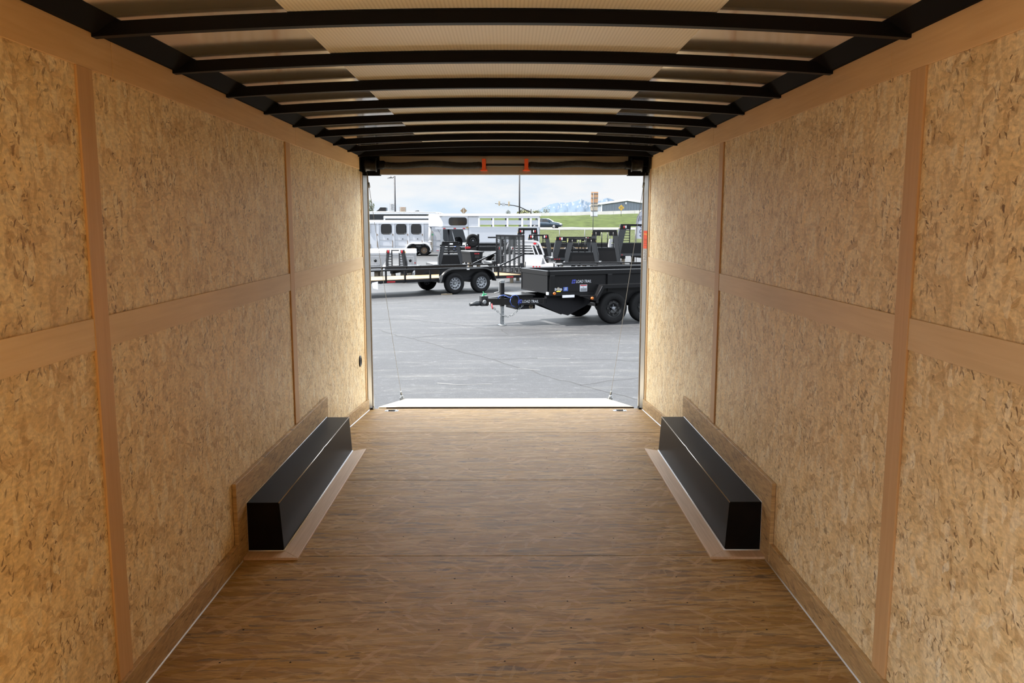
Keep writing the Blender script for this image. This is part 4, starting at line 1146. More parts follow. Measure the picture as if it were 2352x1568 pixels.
# ---- truck beds with headache racks
def rack(t, w_, h, ox=0, oy=0, oz=0, low=.38, bars='rods', m='rack_black_lit', top=.76, lights='front', depth=.42, ydir=1):
    """headache rack standing on the bed at ox,oy,oz: tapered uprights, top beam, lower panel, window bars"""
    wt = w_ * top; d0, d1 = depth, depth * .28
    for s in (-1, 1):
        xb, xt = s * w_ / 2, s * wt / 2; pw = w_ * .10
        b = MB(); zk = h * .30
        def col(z, x, wx, y): return [(ox + x - s * wx, oy, oz + z), (ox + x, oy, oz + z), (ox + x, oy + ydir * y, oz + z), (ox + x - s * wx, oy + ydir * y, oz + z)]
        b.hexa(col(0, xb, pw * .5, d0) + col(zk, xb, pw * .5, d0 * .9))
        b.hexa(col(zk, xb, pw * .5, d0 * .9) + col(h, xt, pw * .5, d1))
        b.build('rack_upright', m, t)
        b = MB(); b.prism([(ox + xb, oy, oz), (ox + xb - s * pw, oy, oz), (ox + xt - s * pw * 1.6, oy, oz + h), (ox + xt, oy, oz + h)], (0, -.025 * ydir, 0)); b.build('rack_side_plate', m, t)
    mp = 'black_gloss' if m == 'rack_black_lit' else m  # panels get the darker black, uprights keep the copy painted as sky-lit
    z1 = h; b = MB(); b.box((ox - wt / 2, oy - .03, oz + h * .93), (ox + wt / 2, oy + .08, oz + h))
    for s in (-1, 1): b.prism([(ox + s * wt / 2, oy - .026, oz + h), (ox + s * wt / 2 - s * w_ * .24, oy - .026, oz + h), (ox + s * wt / 2 - s * w_ * .24, oy - .026, oz + h * .82), (ox + s * wt / 2 + s * w_ * .02, oy - .026, oz + h * .82)], (0, .02, 0))
    b.build('rack_top', mp, t)
    wl_ = wt + (w_ - wt) * .6
    b = MB(); b.prism([(ox - w_ / 2, oy, oz), (ox + w_ / 2, oy, oz), (ox + wl_ / 2, oy, oz + h * low), (ox - wl_ / 2, oy, oz + h * low)], (0, .03, 0)); b.build('rack_panel', mp, t)
    b = MB(); b.box((ox - wl_ / 2, oy - .02, oz + h * low - .02), (ox + wl_ / 2, oy + .04, oz + h * low + .02)); b.build('rack_rail', m, t)
    if bars == 'rods':
        for k in range(4):
            x = -.5 * wt * .72 + wt * .72 * k / 3
            b = MB(); b.tube([(ox + x, oy - .01, oz + h * low), (ox + x, oy - .01, oz + h * .95)], .022, 6); b.build('rack_bar', mp, t)
    elif bars == 'ladder':
        for s in (-1, 1):
            xi, xo = s * wt * .22, s * wt * .47
            MB().box((ox + xi - .02, oy - .01, oz + h * low), (ox + xi + .02, oy + .03, oz + h * .94)).build('rack_bar', mp, t)
            b = MB()
            for k in range(5):
                z = h * (low + .07 + (.80 - low) * k / 5); b.box((ox + min(xi, xo), oy, oz + z), (ox + max(xi, xo), oy + .03, oz + z + .03))
            b.build('rack_louvre', mp, t)
    elif bars == 'slats':
        b = MB()
        for k in range(4):
            z = h * (low + .08 + (.86 - low) * k / 4.4); b.box((ox - wl_ / 2, oy - .02, oz + z), (ox + wl_ / 2, oy + .03, oz + z + .06))
        b.build('rack_louvre', mp, t)
    if lights:
        for s in (-1, 1):
            x = s * wt * .40
            if lights in ('front',):
                for dx, mm in ((0, 'red_lens'), (-s * .09, 'white_lens')):
                    b = MB(); b.lathe([(.001, 0), (.034, -.004), (.034, .004), (.001, .006)], (0, 0, 0), 'Y', 12)
                    o = b.build('tail_light', mm, t); o.scale = (1, 1, 2.1); o.location = (ox + x + dx, oy - .034, oz + h * .90)
            b = MB(); b.lathe([(.03, -.02), (.03, .02)], (ox + s * wt / 2 - s * .02, oy - .03, oz + h * .90), 'Y', 10) if False else b.lathe([(.035, -.012), (.035, .012)], (ox + s * (wt / 2 + .03), oy + .03, oz + h * .87), 'X', 10)
            b.build('marker_light', 'yellow_lens', t)

def bed(lab, u, v, Y, rz, w_, h, L=2.6, bars='ladder', m='rack_black_lit', lights='front', low=.40, top=.76, deckh=.12, flip=False, depth=.42, name='truck_bed', bw=None, tail=True):
    """flatbed truck body resting on stands: deck behind the rack (away from the viewer, or towards it when flip)"""
    p = at(u, v, Y)
    t = thing(name, lab, 'truck bed', (p.x, Y, 0), rz, 'flatbed truck bodies for sale')
    z = p.z; bw = bw or w_ * 1.12; s = -1 if flip else 1
    ya, yb = (0, s * L)
    b = MB(); b.box((-bw / 2, min(ya, yb), z - deckh), (bw / 2, max(ya, yb), z)); b.build('deck', m, t, bevel=.01)
    b = MB()
    for x in (-bw * .25, bw * .25): b.box((x - .05, min(ya, yb) + .1, z - deckh - .14), (x + .05, max(ya, yb) - .1, z - deckh))
    b.build('sub_frame', 'black_paint', t)
    for x in (-bw * .25, bw * .25):
        for yy in (min(ya, yb) + .3, max(ya, yb) - .3): MB().box((x - .07, yy - .07, 0), (x + .07, yy + .07, max(.02, z - deckh - .14))).build('stand', 'brown_wood', t)
    rack(t, w_, h, 0, 0, z, low, bars, m, top, lights, depth, s)
    if tail:
        for x in (-bw * .42, bw * .42):
            for k in (0, 1, 2):
                b = MB(); b.lathe([(.03, 0), (.03, -.015)], (x * (1 - .12 * k), min(ya, yb) - .0, z - deckh * .5), 'Y', 10); b.build('bed_light', 'red_lens', t)
    return t, z
# named by what stands beside them
def wid(u0, u1, Y): return (u1 - u0) * Y / 1909
def hei(v0, v1, Y): return (v1 - v0) * Y / 1929
bed('black truck bed with a tall ladder rack, behind the top of the mesh gate', 1212, 599, 46.5, 8, wid(1184, 1240, 46.5), hei(523, 599, 46.5), bars='ladder')
bed('shorter black ladder rack truck bed overlapping the taller one behind the gate', 1237, 591, 43.2, -6, wid(1206, 1264, 43.2), hei(538, 591, 43.2), bars='ladder', L=1.8)
bed('wide low black truck bed with a green tag, left of the rods rack', 1318, 592, 40.3, 4, wid(1274, 1368, 40.3), hei(543, 592, 40.3), bars='ladder', L=2.2, low=.42, top=.86)
bed('black truck bed seen from its cab side with four upright rods and an amber light', 1336, 602, 35.6, -8, wid(1300, 1378, 35.6), hei(546, 602, 35.6), L=1.7, bars='rods', lights='side', low=.42, top=.78, tail=False)
bed('tallest black truck bed in the middle, bolted rods over a dark lower panel', 1388, 603, 38.4, -8, wid(1350, 1424, 38.4), hei(527, 603, 38.4), L=1.5, bars='rods', lights='side', low=.46, top=.74, tail=False)
bed('tall black truck bed with red and white lights beside the feather flag', 1462, 582, 41, 10, wid(1414, 1512, 41), hei(514, 582, 41), bars='ladder', low=.36, top=.80)
bed('white aluminium truck bed far behind, between two tall black racks', 1413, 584, 46, 6, wid(1396, 1428, 46), hei(548, 584, 46), bars='slats', m='alu_bed', low=.3, top=.85, lights=None)
bed('black truck bed whose rack shows through the mesh of the ramp gate', 1163, 604, 36, 12, wid(1138, 1188, 36), hei(566, 604, 36), bars='slats', low=.45, top=.8)
bed('black flatbed with a solid louvred rack at its right end behind the utility trailer', 1035, 607, 33, 14, wid(1006, 1062, 33), hei(554, 607, 33), bars='slats', low=.42, top=.68, lights=None, flip=False, depth=.3, L=2.2, bw=wid(985, 1062, 33))
t_ = bpy.data.objects['truck_bed.008'] if 'truck_bed.008' in bpy.data.objects else None
bed('steel grey truck bed with two louvred ladders, in front of the treadplate tool body', 909, 613, 31.5, -14, wid(885, 934, 31.5), hei(573, 613, 31.5), bars='ladder', m='black_steel', low=.06, top=.86, L=1.6, depth=.2, tail=False)

def skirted_bed():
    Y = 35; p = at(1095, 604, Y)
    t = thing('truck_bed', 'black skirted truck bed seen from its tail with three red lights and a hitch', 'truck bed', (p.x, Y, 0), 24, 'flatbed truck bodies for sale')
    w_ = wid(1083, 1112, Y); h = hei(578, 604, Y); z = p.z; D = 1.5
    b = MB(); b.prism([(-w_ * .42, 0, z), (w_ * .42, 0, z), (w_ * .55, 0, z + h), (-w_ * .55, 0, z + h)], (0, D, 0)); b.build('body', 'black_gloss', t, bevel=.01)
    MB().box((-w_ * .62, -.04, z + h - .03), (w_ * .62, D + .05, z + h + .02)).build('deck', 'black_steel', t)
    MB().box((-w_ * .46, -.10, z - .06), (w_ * .46, 0, z + .02)).build('bumper', 'black_steel', t)
    for k in (-1, 0, 1): MB().lathe([(.03, 0), (.03, -.02)], (k * .08, -.005, z + h * .84), 'Y', 10).build('tail_light', 'red_lens', t)
    MB().box((-.10, -.04, z + h * .45), (.10, 0, z + h * .68)).build('plate_recess', 'dark_gap', t)
    MB().tube([(0, -.02, z + h * .25), (0, -.12, z + h * .25), (0, -.12, z + h * .32)], .03, 8).build('hitch', 'black_steel', t)
    for k, mm in enumerate(('white_lens', 'red_lens', 'red_lens')):
        b = MB(); b.lathe([(.034, 0), (.034, .014)], (0, 0, 0), 'X', 10); o = b.build('side_light', mm, t); o.scale = (1, 1, 2.6); o.location = (w_ * .52, .25 + .12 * k, z + h * .66)
    for x in (-.2, .2):
        for y in (.3, D - .3): MB().box((x - .06, y - .06, 0), (x + .06, y + .06, z - .0)).build('stand', 'brown_wood', t)
skirted_bed()

def alu_bed():
    Y = 32; p = at(1200, 607, Y)
    t = thing('truck_bed', 'bright aluminium truck bed with a slotted rack, right of the mesh gate', 'truck bed', (p.x, Y + .3, 0), -12, 'flatbed truck bodies for sale')
    z = p.z; bw = wid(1150, 1290, Y); m = 'alu_bed'
    b = MB(); b.box((-.9, -1.0, z - .10), (-.9 + bw, 1.0, z)); b.build('deck', m, t, bevel=.01)
    b = MB()
    for x in (-.3, .8): b.box((x - .05, -.9, z - .24), (x + .05, .9, z - .10))
    b.build('sub_frame', m, t)
    for x in (-.3, .8):
        for y in (-.6, .6): MB().box((x - .06, y - .06, 0), (x + .06, y + .06, z - .24)).build('stand', 'brown_wood', t)
    for k in range(3): MB().lathe([(.03, 0), (.03, -.015)], (.62 + .12 * k, -1.0, z - .05), 'Y', 12).build('bed_light', 'red_lens', t)
    # rack facing the viewer
    w_ = wid(1148, 1243, Y); h = hei(553, 607, Y); x0, x1 = -.78, -.78 + w_; y = .2
    b = MB(); b.prism([(x0, y, z), (x1 + .02, y, z), (x1 - .0, y, z + h * .40), (x0, y, z + h * .40)], (0, .04, 0)); b.build('rack_panel', m, t)
    def outline(s):
        return [(x0 + (x1 - x0) * q, y, z + h * r_) for q, r_ in s]
    # frame of the rack: outer arch minus openings, as separate bars
    b = MB()
    path = [(0, .4), (.04, .62), (.10, .86), (.18, .96), (.30, 1.0), (.70, 1.0), (.84, .96), (.90, .84), (.97, .55), (1, .38)]
    for (a0, r0), (a1, r1) in zip(path, path[1:]): b.bar((x0 + (x1 - x0) * a0, y + .02, z + h * r0), (x0 + (x1 - x0) * a1, y + .02, z + h * r1), .06, .07, (0, 1, 0))
    b.prism(outline([(.14, .80), (.86, .80), (.82, .98), (.18, .98)]), (0, .04, 0))
    b.build('rack_frame', m, t)
    for k in range(3):
        b = MB(); r0 = .48 + .11 * k; b.box((x0 + w_ * .22, y, z + h * r0), (x0 + w_ * .74, y + .04, z + h * (r0 + .05))); b.build('rack_louvre', m, t)
    for q in ((.74, .70), (.84, .78), (.26, .30), (.16, .22)):
        b = MB(); b.bar((x0 + w_ * q[0] + (.06 if q[0] > .5 else -.06), y + .02, z + h * .40), (x0 + w_ * q[1], y + .02, z + h * .80), .04, .05, (0, 1, 0)); b.build('rack_bar', m, t)
    for q in (.78, .22):
        b = MB(); b.lathe([(.04, 0), (.04, -.012)], (0, 0, 0), 'Y', 14); o = b.build('tail_light', 'red_lens', t); o.scale = (1.7, 1, 1); o.location = (x0 + w_ * q, y, z + h * .885)
    b = MB(); b.prism([(x1 - .16, y, z), (x1 + .16, y - .1, z), (x1 - .03, y, z + h * .33)], (0, -.03, 0)).prism([(x1 - .05, y, z), (x1 - .05, y - .5, z), (x1 - .05, y, z + h * .33)], (.02, 0, 0)); b.build('gusset', m, t)
alu_bed()

def tool_body():
    Y = 34.2; p = at(848, 613, Y); W_ = wid(835, 957, Y)
    t = thing('service_body', 'aluminium treadplate service body with white lid at the left door jamb', 'truck body', (p.x - .25, Y, 0), 4)
    z0 = at(848, 615, Y).z; z1 = at(848, 582, Y).z; z2 = at(848, 573, Y).z
    xr = W_; xm0, xm1 = wid(835, 876, Y), wid(835, 920, Y)
    b = MB(); b.prism([(0, 0, z0), (xm0, 0, z0), (xm0 + .30, 0, z0 + (z1 - z0) * .70), (xm1 - .05, 0, z0 + (z1 - z0) * .70), (xm1 + .02, 0, z0 + .1), (xr, 0, z0 + .06), (xr, 0, z1), (0, 0, z1)], (0, .5, 0)); b.build('side_box', 'treadplate', t)
    MB().hexa([(-.02, -.03, z1), (xr + .02, -.03, z1), (xr + .02, .55, z1), (-.02, .55, z1), (0, .02, z2), (xr, .02, z2), (xr, .52, z2 + .02), (0, .52, z2 + .02)]).build('lid', 'white_roof', t, bevel=.02)
    MB().box((0, -.02, z1 - .07), (xr, 0, z1)).build('top_band', 'alu_bed', t)
    o = lettering('lettering', 'Bradford Built', .066, 'print_dark', t, (wid(835, 933.5, Y), -.022, z1 - .052), (pi / 2, 0, 0), shear=.15)
    b = MB(); b.box((0, -.03, z0 - .05), (xm0 - .02, .3, z0 + .02)); b.build('lower_step', 'alu_bed', t)
    for a, c in ((835 + 4, 873), (926, 953)):
        xa, xc = wid(835, a, Y), wid(835, c, Y)
        d = MB().box((xa, -.025, z0 + .1), (xc, 0, z1 - .12)).build('door', 'treadplate', t, bevel=.006)
        b = MB()
        for q in ((xa, z0 + .1, xc, z0 + .13), (xa, z1 - .15, xc, z1 - .12), (xa, z0 + .1, xa + .03, z1 - .12), (xc - .03, z0 + .1, xc, z1 - .12)): b.box((q[0], -.032, q[1]), (q[2], -.024, q[3]))
        b.build('door_frame', 'alu_bed', d)
        b = MB(); b.lathe([(.06, -.025), (.06, -.035), (.045, -.045), (.02, -.05)], (xc - .17, 0, (z0 + z1) / 2), 'Y', 18); b.build('latch', 'black_gloss', d)
        for zz in (z1 - .2, z0 + .2): MB().box((xa + .02, -.04, zz), (xa + .1, -.02, zz + .03)).build('hinge', 'alu_bed', d)
    MB().lathe([(.03, 0), (.03, -.02)], (xr - .05, 0, z0 + .2), 'Y', 12).build('tail_light', 'red_lens', t)
    MB().box((0.1, .45, z0 - .05), (xr, 2.0, z0 + .02)).build('floor_panel', 'alu_bed', t)
    b = MB(); b.prism([(.05, .02, .36), (.30, .02, z0 - .06), (.9, .02, z0 - .06), (.9, .02, z0 - .11), (.33, .02, z0 - .11), (.12, .02, .36)], (0, .3, 0)); b.build('fender_skirt', 'white_roof', t)
    for x in (.5, xr - .3):
        for y in (.4, 1.6): MB().box((x - .08, y - .08, 0), (x + .08, y + .08, z0 - .05)).build('stand', 'brown_wood', t)
tool_body()

# ---- equipment trailer with a spare tyre, behind the utility trailer
def equipment_trailer():
    Y = 42; p = at(1072, 572, Y)
    t = thing('equipment_trailer', 'low black equipment trailer with an upright spare tyre on its tongue', 'trailer', (p.x, Y, 0), 10)
    z = at(1072, 572, Y).z
    b = MB(); b.box((.5, 0, z - .10), (2.9, .1, z + .12)).box((.5, 1.5, z - .1), (2.9, 1.6, z + .12)).box((.5, 0, z - .1), (.6, 1.6, z + .12)); b.build('frame', 'black_gloss', t)
    MB().box((.6, .1, z), (2.9, 1.5, z + .05)).build('deck', 'brown_wood', t)
    b = MB()
    for y in (.1, 1.5): b.bar((.7, y, z - .02), (-.6, .8 + (y - .8) * .08, z - .02), .08, .18)
    b.build('tongue', 'black_gloss', t)
    b = MB(); b.box((-.9, .74, z - .1), (-.5, .86, z + .06)); b.build('coupler', 'black_steel', t)
    wheel(t, (.38, .5, z + .42), .34, .24, 'rim_black', -1, 8, 'dark_gap')
    t.children[-1].name = 'spare_wheel'
    o = t.children[-1]
    MB().box((.62, .4, z + .1), (.70, .6, z + .75)).build('spare_mount', 'black_gloss', t)
    MB().tube([(.0, .3, .02), (.0, .3, z + .3)], .05, 10).build('jack', 'black_gloss', t)
    MB().lathe([(.14, 0), (.14, .02)], (0, .3, 0), 'Z', 14).build('jack_foot', 'galv', t)
    MB().box((1.1, .05, z + .55), (2.3, .10, z + .62)).build('stake_rail', 'black_gloss', t)
    for x in (1.75, 2.2): MB().box((x, .0, z + .1), (x + .16, .12, z + .62)).build('stake', 'black_gloss', t)
    MB().box((1.72, -.02, z + .15), (1.78, 0, z + .42)).build('reflector', 'white_lens', t)
    MB().box((2.2, -.02, z + .2), (2.3, 0, z + .36)).build('reflector', 'amber_lens', t)
    chain(t, [(-.55, .9, z - .1), (-.65, .6, z - .45), (-.6, .4, z - .62)], .03)
    chain(t, [(-.4, .8, z - .1), (-.2, .6, z - .5), (-.3, .4, z - .62)], .03)
    MB().tube([(-.65, .5, z + .05), (-.5, .45, z + .12), (-.4, .45, z + .02), (-.5, .45, z - .08), (-.62, .45, z - .02)], .035, 7).build('cable_coil', 'blue_cable', t)
    MB().box((-.42, .4, z), (-.30, .46, z + .10)).build('safety_clip', 'green_clip', t)
    MB().box((-.05, .2, z + .02), (.22, .26, z + .12)).build('reflector', 'red_lens', t)
    for x in (1.55, 2.3): wheel(t, (x, -.12, .33), .33, .22, 'rim_black', -1, 8, 'dark_gap')
    for x in (1.55, 2.3): wheel(t, (x, 1.72, .33), .33, .22, 'rim_black', 1, 8, 'dark_gap')
equipment_trailer()

def deck_trailer():
    Y = 50; p = at(1250, 566, Y); q = at(1420, 566, Y)
    t = thing('deck_trailer', 'long black deck trailer behind the wide low truck bed', 'trailer', (p.x, Y, 0), 3)
    L = q.x - p.x; z0, z1 = at(1260, 568, Y).z, at(1260, 559, Y).z
    MB().box((0, 0, z0), (L, .08, z1)).build('side_rail', 'black_gloss', t)
    MB().box((0, 2.2, z0), (L, 2.28, z1)).build('side_rail', 'black_gloss', t)
    MB().box((0, -.1, z0 - .10), (L, 2.3, z0)).build('deck', 'pine_deck', t)
    MB().box((0, 0, z0 - .3), (L, 2.2, z0 - .1)).build('frame', 'black_paint', t)
    for x in (1.55, 2.9):
        for y in (-.15, 2.35): wheel(t, (x, y, .40), .40, .24, 'rim_grey', -1 if y < 0 else 1, 8)
        b = MB(); n = 12
        for i in range(n):
            a0, a1 = pi * i / n, pi * (i + 1) / n
            b.hexa([(x + cos(a) * .5, y, .40 + sin(a) * .5) for a, y in ((a0, -.3), (a1, -.3), (a1, 0.0), (a0, 0.0))] + [(x + cos(a) * .52, y, .40 + sin(a) * .52) for a, y in ((a0, -.3), (a1, -.3), (a1, 0.0), (a0, 0.0))])
        b.build('fender', 'plate_alu', t)
deck_trailer()

# ---- white stock trailer
def rounded(x0, x1, z0, z1, r, n=4):
    pts = []
    for cx, cz, a0 in ((x1 - r, z0 + r, -pi / 2), (x1 - r, z1 - r, 0), (x0 + r, z1 - r, pi / 2), (x0 + r, z0 + r, pi)):
        for i in range(n + 1):
            a = a0 + pi / 2 * i / n; pts.append((cx + r * cos(a), cz + r * sin(a)))
    return pts
def stock_trailer():
    Y = 56; o0 = at(1076, 558, Y)
    t = thing('stock_trailer', 'white gooseneck stock trailer with two rows of side slots and one dark window', 'trailer', (o0.x, Y, 0), 3)
    def X(u): return (u - 1076) * Y / 1909 * 1.0
    def Z(v): return at(1100, v, Y).z
    xe = X(1241); W_ = 2.1; zt = Z(491); zb = Z(559); zn = Z(521.5)
    xs = X(1076)
    for y, nm in ((0, 'side_panel'), (W_ - .05, 'side_panel')):
        b = MB(); b.box((xs, y, zb), (xe, y + .05, Z(521))).box((xs, y, Z(521)), (X(1100), y + .05, Z(496))).box((X(1100), y, Z(516)), (xe, y + .05, Z(505.5))).box((xs, y, Z(500.5)), (xe, y + .05, Z(494)))
        b.build(nm, 'white_panel', t)
        for u in (1100.5, 1133, 1166, 1200, 1220, 1239): MB().box((X(u) - .06, y - .02, Z(522)), (X(u) + .06, y + .06, Z(499))).build('slot_post', 'white_roof', t)
    b = MB(); b.box((xs, -.02, Z(521.4)), (xe, .0, Z(520.4))).box((xs, -.02, Z(500.6)), (xe, .0, Z(499.6))); b.build('side_rail', 'white_roof', t)
    b = MB(); n = 6
    prof = [(-.03, Z(496)), (-.02, Z(493)), (.10, zt), (W_ - .10, zt), (W_ + .02, Z(493)), (W_ + .03, Z(496))]
    xn = X(1016)
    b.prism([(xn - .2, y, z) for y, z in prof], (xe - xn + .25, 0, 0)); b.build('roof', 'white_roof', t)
    MB().box((xe - .05, 0, zb), (xe, .15, Z(494))).box((xe - .05, W_ - .15, zb), (xe, W_, Z(494))).build('rear_frame', 'white_panel', t)
    MB().box((xs, 0.0, zb), (xe, W_, zb + .08)).build('floor', 'plate_alu', t)
    # gooseneck nose with a V front
    b = MB(); b.prism([(xs, 0, zn), (xn, 0, zn), (X(984), W_ * .42, zn), (X(984), W_ * .58, zn), (xn, W_, zn), (xs, W_, zn)], (0, 0, zt - zn - .02)); b.build('nose', 'white_panel', t, bevel=.06)
    b = MB(); b.prism([(x, -.02, z) for x, z in rounded(X(1031), X(1073), Z(517.5), Z(499), .18)], (0, .03, 0)); w1 = b.build('window', 'window_dark', t)
    MB().box((X(1051), -.03, Z(517)), (X(1052), -.02, Z(499.5))).build('window_divider', 'pole_dark', w1)
    b = MB(); b.box((X(1000), .05, zn - .14), (xs, .2, zn)).box((X(1000), W_ - .2, zn - .14), (xs, W_ - .05, zn)); b.build('gooseneck_beam', 'white_panel', t)
    for u in (1021, 1045, 1066): MB().box((X(u) - .08, .03, zn - .12), (X(u) + .08, .05, zn - .05)).build('marker_light', 'red_lens', t)
    MB().box((X(1071), .03, zn - .07), (X(1076), .05, zn - .01)).build('marker_light', 'yellow_lens', t)
    MB().prism([(xs, .0, zn), (xs, .0, zb), (xs + .05, .0, zb), (xs + .05, .0, zn)], (0, W_, 0)).build('front_wall', 'white_panel', t)
    b = MB(); b.prism([(X(1062), .1, zn), (xs, .1, zn), (xs, .1, zb), (X(1073), .1, zb)], (0, .06, 0)).prism([(X(1062), W_ - .16, zn), (xs, W_ - .16, zn), (xs, W_ - .16, zb), (X(1073), W_ - .16, zb)], (0, .06, 0)); b.build('neck_plate', 'white_roof', t)
    b = MB(); b.bar((X(1036), .5, zn), (X(1048), .5, zb - .3), .06).bar((X(1003), .5, zn), (X(1022), .5, zb), .03); b.build('neck_brace', 'plate_alu', t)
    b = MB(); b.tube([(X(987), W_ / 2, zn), (X(987), W_ / 2, Z(555))], .10, 10).lathe([(.13, 0), (.13, .05)], (X(987), W_ / 2, Z(556)), 'Z', 12).bar((X(987), W_ / 2, zn - .05), (X(998), W_ / 2, zn - .4), .06); b.build('coupler_tube', 'white_roof', t)
    b = MB(); b.box((X(991), W_ / 2 - .08, Z(541)), (X(994), W_ / 2 + .05, Z(537))); b.build('safety_clip', 'green_clip', t)
    b = MB(); b.tube([(X(1030), .8, 0.03), (X(1030), .8, zn - .1)], .07, 8).lathe([(.18, 0), (.18, .03)], (X(1030), .8, 0), 'Z', 10); b.build('landing_leg', 'pole_grey', t)
    MB().box((xs, .1, zb - .35), (xe, W_ - .1, zb)).build('chassis', 'black_paint', t)
    for x in (X(1165), X(1165) + 1.0):
        for y, f_ in ((.1, -1), (W_ - .1, 1)): wheel(t, (x, y, .39), .39, .24, 'rim_grey', f_, 8)
    w2 = wheel(t, (0, 0, 0), .38, .24, 'rim_black', -1, 8); w2.name = 'spare_wheel'; w2.location = (X(1052), .9, Z(557)); w2.rotation_euler = (0, 0, .9)
    MB().box((X(1040), .8, Z(571)), (xs + .1, 1.0, Z(566))).build('spare_mount', 'white_panel', t)
stock_trailer()

def horse_trailer():
    Y = 59; o0 = at(849, 577, Y)
    t = thing('horse_trailer', 'white horse trailer with rust streaks and three dark rounded windows', 'trailer', (o0.x, Y, 0), 0)
    def X(u): return (u - 849) * Y / 1909
    def Z(v): return at(930, v, Y).z
    x0, x1 = X(800), X(1013); W_ = 2.2
    MB().box((x0, 0, Z(578.5)), (x1, W_, Z(512))).build('body', 'white_panel', t)
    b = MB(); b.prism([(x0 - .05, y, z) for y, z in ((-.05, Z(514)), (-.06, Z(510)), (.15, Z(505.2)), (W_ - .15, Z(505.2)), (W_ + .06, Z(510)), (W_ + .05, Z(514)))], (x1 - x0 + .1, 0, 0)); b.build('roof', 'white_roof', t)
    for a, c in ((878, 899), (912.5, 933), (947, 967)):
        b = MB(); b.prism([(x, -.03, z) for x, z in rounded(X(a), X(c), Z(536), Z(516), .13)], (0, .03, 0)); w1 = b.build('window', 'window_dark', t)
        b = MB(); P_ = rounded(X(a) - .03, X(c) + .03, Z(537), Z(515), .15); b.tube([(x, -.02, z) for x, z in P_], .025, 5, closed=True); b.build('window_frame', 'black_paint', w1)
        MB().lathe([(.035, 0), (.035, -.03)], (X((a + c) / 2 + 3), 0, Z(548.5)), 'Y', 8).build('latch', 'pole_dark', t)
    for u in (870, 905.5, 939.5, 973):
        b = MB(); b.box((X(u) - .09, -.04, Z(570 if u < 930 else 562)), (X(u) + .05, 0, Z(514))); p1 = b.build('door_post', 'white_panel', t)
        MB().box((X(u) - .10, -.05, Z(568 if u < 930 else 561)), (X(u) - .06, -.005, Z(552))).build('hinge', 'rust', p1)
        MB().box((X(u) - .09, -.05, Z(541)), (X(u) - .03, -.041, Z(537))).build('hinge', 'rust', p1)
    for u in (993,):
        b = MB(); b.box((X(u) - .06, -.04, Z(578)), (X(u) + .05, 0, Z(530))); p1 = b.build('door_post', 'cream', t)
        MB().box((X(u) - .1, -.05, Z(562)), (X(u) - .05, -.01, Z(545))).build('hinge', 'rust', p1)
    b = MB()
    for v in (551, 564.5): b.box((X(873), -.012, Z(v) - .015), (X(1012), 0, Z(v) + .01))
    b.box((X(873), -.012, Z(537)), (X(972), 0, Z(536.3)))
    b.build('panel_seam', 'plate_alu', t)
    MB().box((X(849), -.05, Z(534)), (X(852.5), 0, Z(515))).build('window_rail', 'plate_alu', t)
    b = MB(); b.box((X(848), -.06, Z(572)), (X(851.5), -.0, Z(560))); b.build('rear_latch', 'rust', t)
    MB().box((X(1003), -.02, Z(576)), (X(1009), 0, Z(575))).build('marker_light', 'red_lens', t)
    for u in (949.4, 974.6):
        for y, f_ in ((.02, -1), (W_ - .02, 1)):
            wheel(t, (X(u), y, .385), .385, .22, 'rust', f_, 8)
    # double arched fender
    b = MB(); c1, c2 = X(949.4), X(974.6); n = 10; pts = []; ins = []
    for i in range(n + 1):
        a = pi - pi * .62 * i / n; pts.append((c1 + cos(a) * .56, .40 + sin(a) * .56)); ins.append((c1 + cos(a) * .46, .40 + sin(a) * .46))
    for i in range(n + 1):
        a = pi * .62 - pi * .62 * i / n; pts.append((c2 + cos(a) * .56, .40 + sin(a) * .56)); ins.append((c2 + cos(a) * .46, .40 + sin(a) * .46))
    for i in range(len(pts) - 1):
        (ax, az), (bx, bz), (cx, cz), (dx, dz) = pts[i], pts[i + 1], ins[i + 1], ins[i]
        b.hexa([(ax, -.22, az), (bx, -.22, bz), (cx, -.22, cz), (dx, -.22, dz), (ax, 0, az), (bx, 0, bz), (cx, 0, cz), (dx, 0, dz)])
    b.build('fender', 'white_roof', t)
    MB().prism([(c1 - .44, -.006, .40), (c1 - .40, -.006, .62), (c1, -.006, .84), (c2, -.006, .84), (c2 + .40, -.006, .62), (c2 + .44, -.006, .40)], (0, .004, 0)).build('wheel_well', 'dark_gap', t)
    b = MB(); b.tube([(x0 - 1.0, W_ / 2, .02), (x0 - 1.0, W_ / 2, .7)], .05, 8).bar((x0, .3, .45), (x0 - 1.4, W_ / 2, .45), .1).bar((x0, W_ - .3, .45), (x0 - 1.4, W_ / 2, .45), .1); b.build('tongue', 'white_panel', t)
horse_trailer()

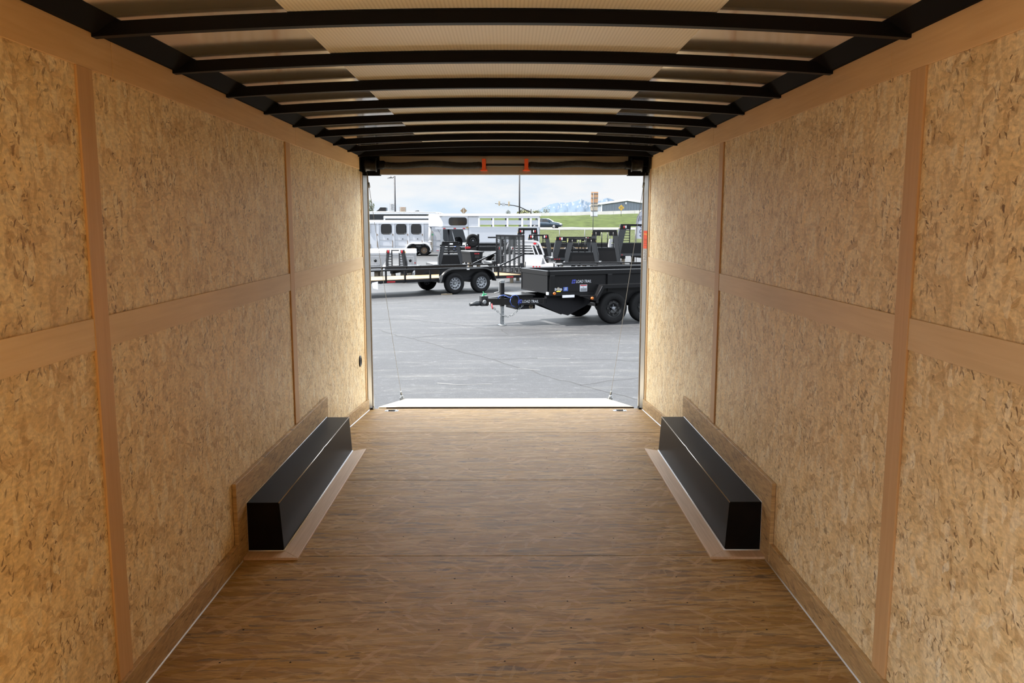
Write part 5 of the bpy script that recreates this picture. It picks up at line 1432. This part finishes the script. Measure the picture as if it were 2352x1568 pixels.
# ---- trailers behind
def coach():
    Y = 74; a = at(790, 484.6, Y); c = at(1006, 491, Y); W_ = 2.5
    t = thing('coach_trailer', 'long white coach trailer with a dark window band, rear row on the left', 'trailer', (a.x, Y, 0), 0)
    L = c.x - a.x
    def Z(v): return at(930, v, Y).z
    MB().box((0, 0, .6), (L - 1.0, W_, Z(505))).build('lower_body', 'white_panel', t)
    MB().box((0, 0.0, Z(505)), (L - 1.0, W_, Z(491.5))).build('window_band', 'dark_band', t)
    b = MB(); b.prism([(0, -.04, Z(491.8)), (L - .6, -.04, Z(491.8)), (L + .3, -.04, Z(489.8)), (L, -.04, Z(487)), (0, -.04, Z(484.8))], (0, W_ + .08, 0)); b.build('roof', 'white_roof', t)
    MB().box((0, -.05, Z(488.6)), (L - .2, -.04, Z(488))).build('awning_rail', 'plate_alu', t)
    for u0, u1, v in ((860, 884.5, 475.5),):
        xa, xb = at(u0, 480, Y).x - a.x, at(u1, 480, Y).x - a.x; z0, z1 = Z(485), Z(v)
        b = MB(); b.prism([(xa, .6, z0), (xb, .6, z0), (xb, .6, z1), (xb - .55, .6, z1), (xa + .25, .6, z1 - .18)], (0, .9, 0)); b.build('air_conditioner', 'window_dark', t, bevel=.04)
    b = MB(); xa = at(950, 484, Y).x - a.x; b.prism([(xa, .6, Z(485)), (xa + .45, .6, Z(485)), (xa + .38, .6, Z(483)), (xa + .2, .6, Z(483.3))], (0, .4, 0)); b.build('roof_vent', 'dark_band', t)
    for x in (L * .55, L * .55 + 1.1):
        for y in (.1, W_ - .1): wheel(t, (x, y, .40), .40, .24, 'rim_grey', -1 if y < 1 else 1, 8)
coach()
def cargo():
    Y = 67; a = at(881, 498, Y); c = at(1004, 494, Y); W_ = 2.3
    t = thing('cargo_trailer', 'white roofed trailer with grey sides between the horse trailer and the coach', 'trailer', (a.x, Y, 0), 2)
    L = c.x - a.x + 2.6
    def Z(v): return at(930, v, Y).z
    MB().box((.1, 0.02, .45), (L, W_, Z(500))).build('body', 'dark_band', t)
    b = MB(); b.prism([(0, y, z) for y, z in ((-.04, Z(502)), (-.05, Z(499)), (.2, Z(496)), (W_ - .2, Z(496)), (W_ + .05, Z(499)), (W_ + .04, Z(502)))], (L, 0, 0)); b.build('roof', 'white_roof', t)
    MB().box((0, -.03, .45), (.14, W_ + .03, Z(500))).build('corner_post', 'white_roof', t)
    MB().box((0.0, -.03, .55), (L, .0, .75)).build('bottom_rail', 'white_roof', t)
    for x in (L * .45, L * .45 + .95):
        for y in (.0, W_): wheel(t, (x, y, .36), .36, .22, 'rim_grey', -1 if y < 1 else 1, 8)
cargo()

# ---- feather flag
def flag():
    Y = 44; p = at(1461, 548, Y)
    t = thing('feather_flag', 'white feather flag with dark lettering at the right edge of the opening', 'flag', (p.x, Y, 0))
    def Q(u, v): q = at(u, v, Y); return (q.x - p.x, 0, q.z)
    path = [Q(1461.5, 600), Q(1461, 540), Q(1461.5, 510), Q(1464, 498), Q(1468, 489), Q(1474, 483), Q(1481, 479), Q(1490, 477)]
    path = [(path[0][0], 0, 0.02)] + path[1:]
    MB().tube(path, .018, 6).build('pole', 'print_dark', t)
    edge = [Q(1461.5, 548), Q(1461.5, 530), Q(1462, 510), Q(1464.5, 498.5), Q(1468.5, 489.5), Q(1474.5, 483.5), Q(1481, 479.5), Q(1490, 477.5), Q(1500, 480), Q(1502, 500), Q(1500, 548)]
    MB().prism(edge, (0, .006, 0)).build('cloth', 'flag_white', t)
    b = MB()
    for k in range(7):
        u = 1466 + 3.4 * k; b.prism([Q(u, 508 - k * 1.0), Q(u + 1.3, 508 - k), Q(u + 4.5, 496 - k * 1.2), Q(u + 3.2, 496 - k * 1.2)], (0, -.004, 0))
    b.build('stripe', 'flag_ink', t)
    o = lettering('lettering', 'ADA', .34, 'flag_ink', t, (Q(1478.5, 546)[0], -.006, Q(1478, 546)[2]), (pi / 2, -pi / 2, 0))
    MB().lathe([(.2, 0), (.2, .03)], (Q(1461.5, 600)[0], 0, 0), 'Z', 12).build('base', 'print_dark', t)
flag()
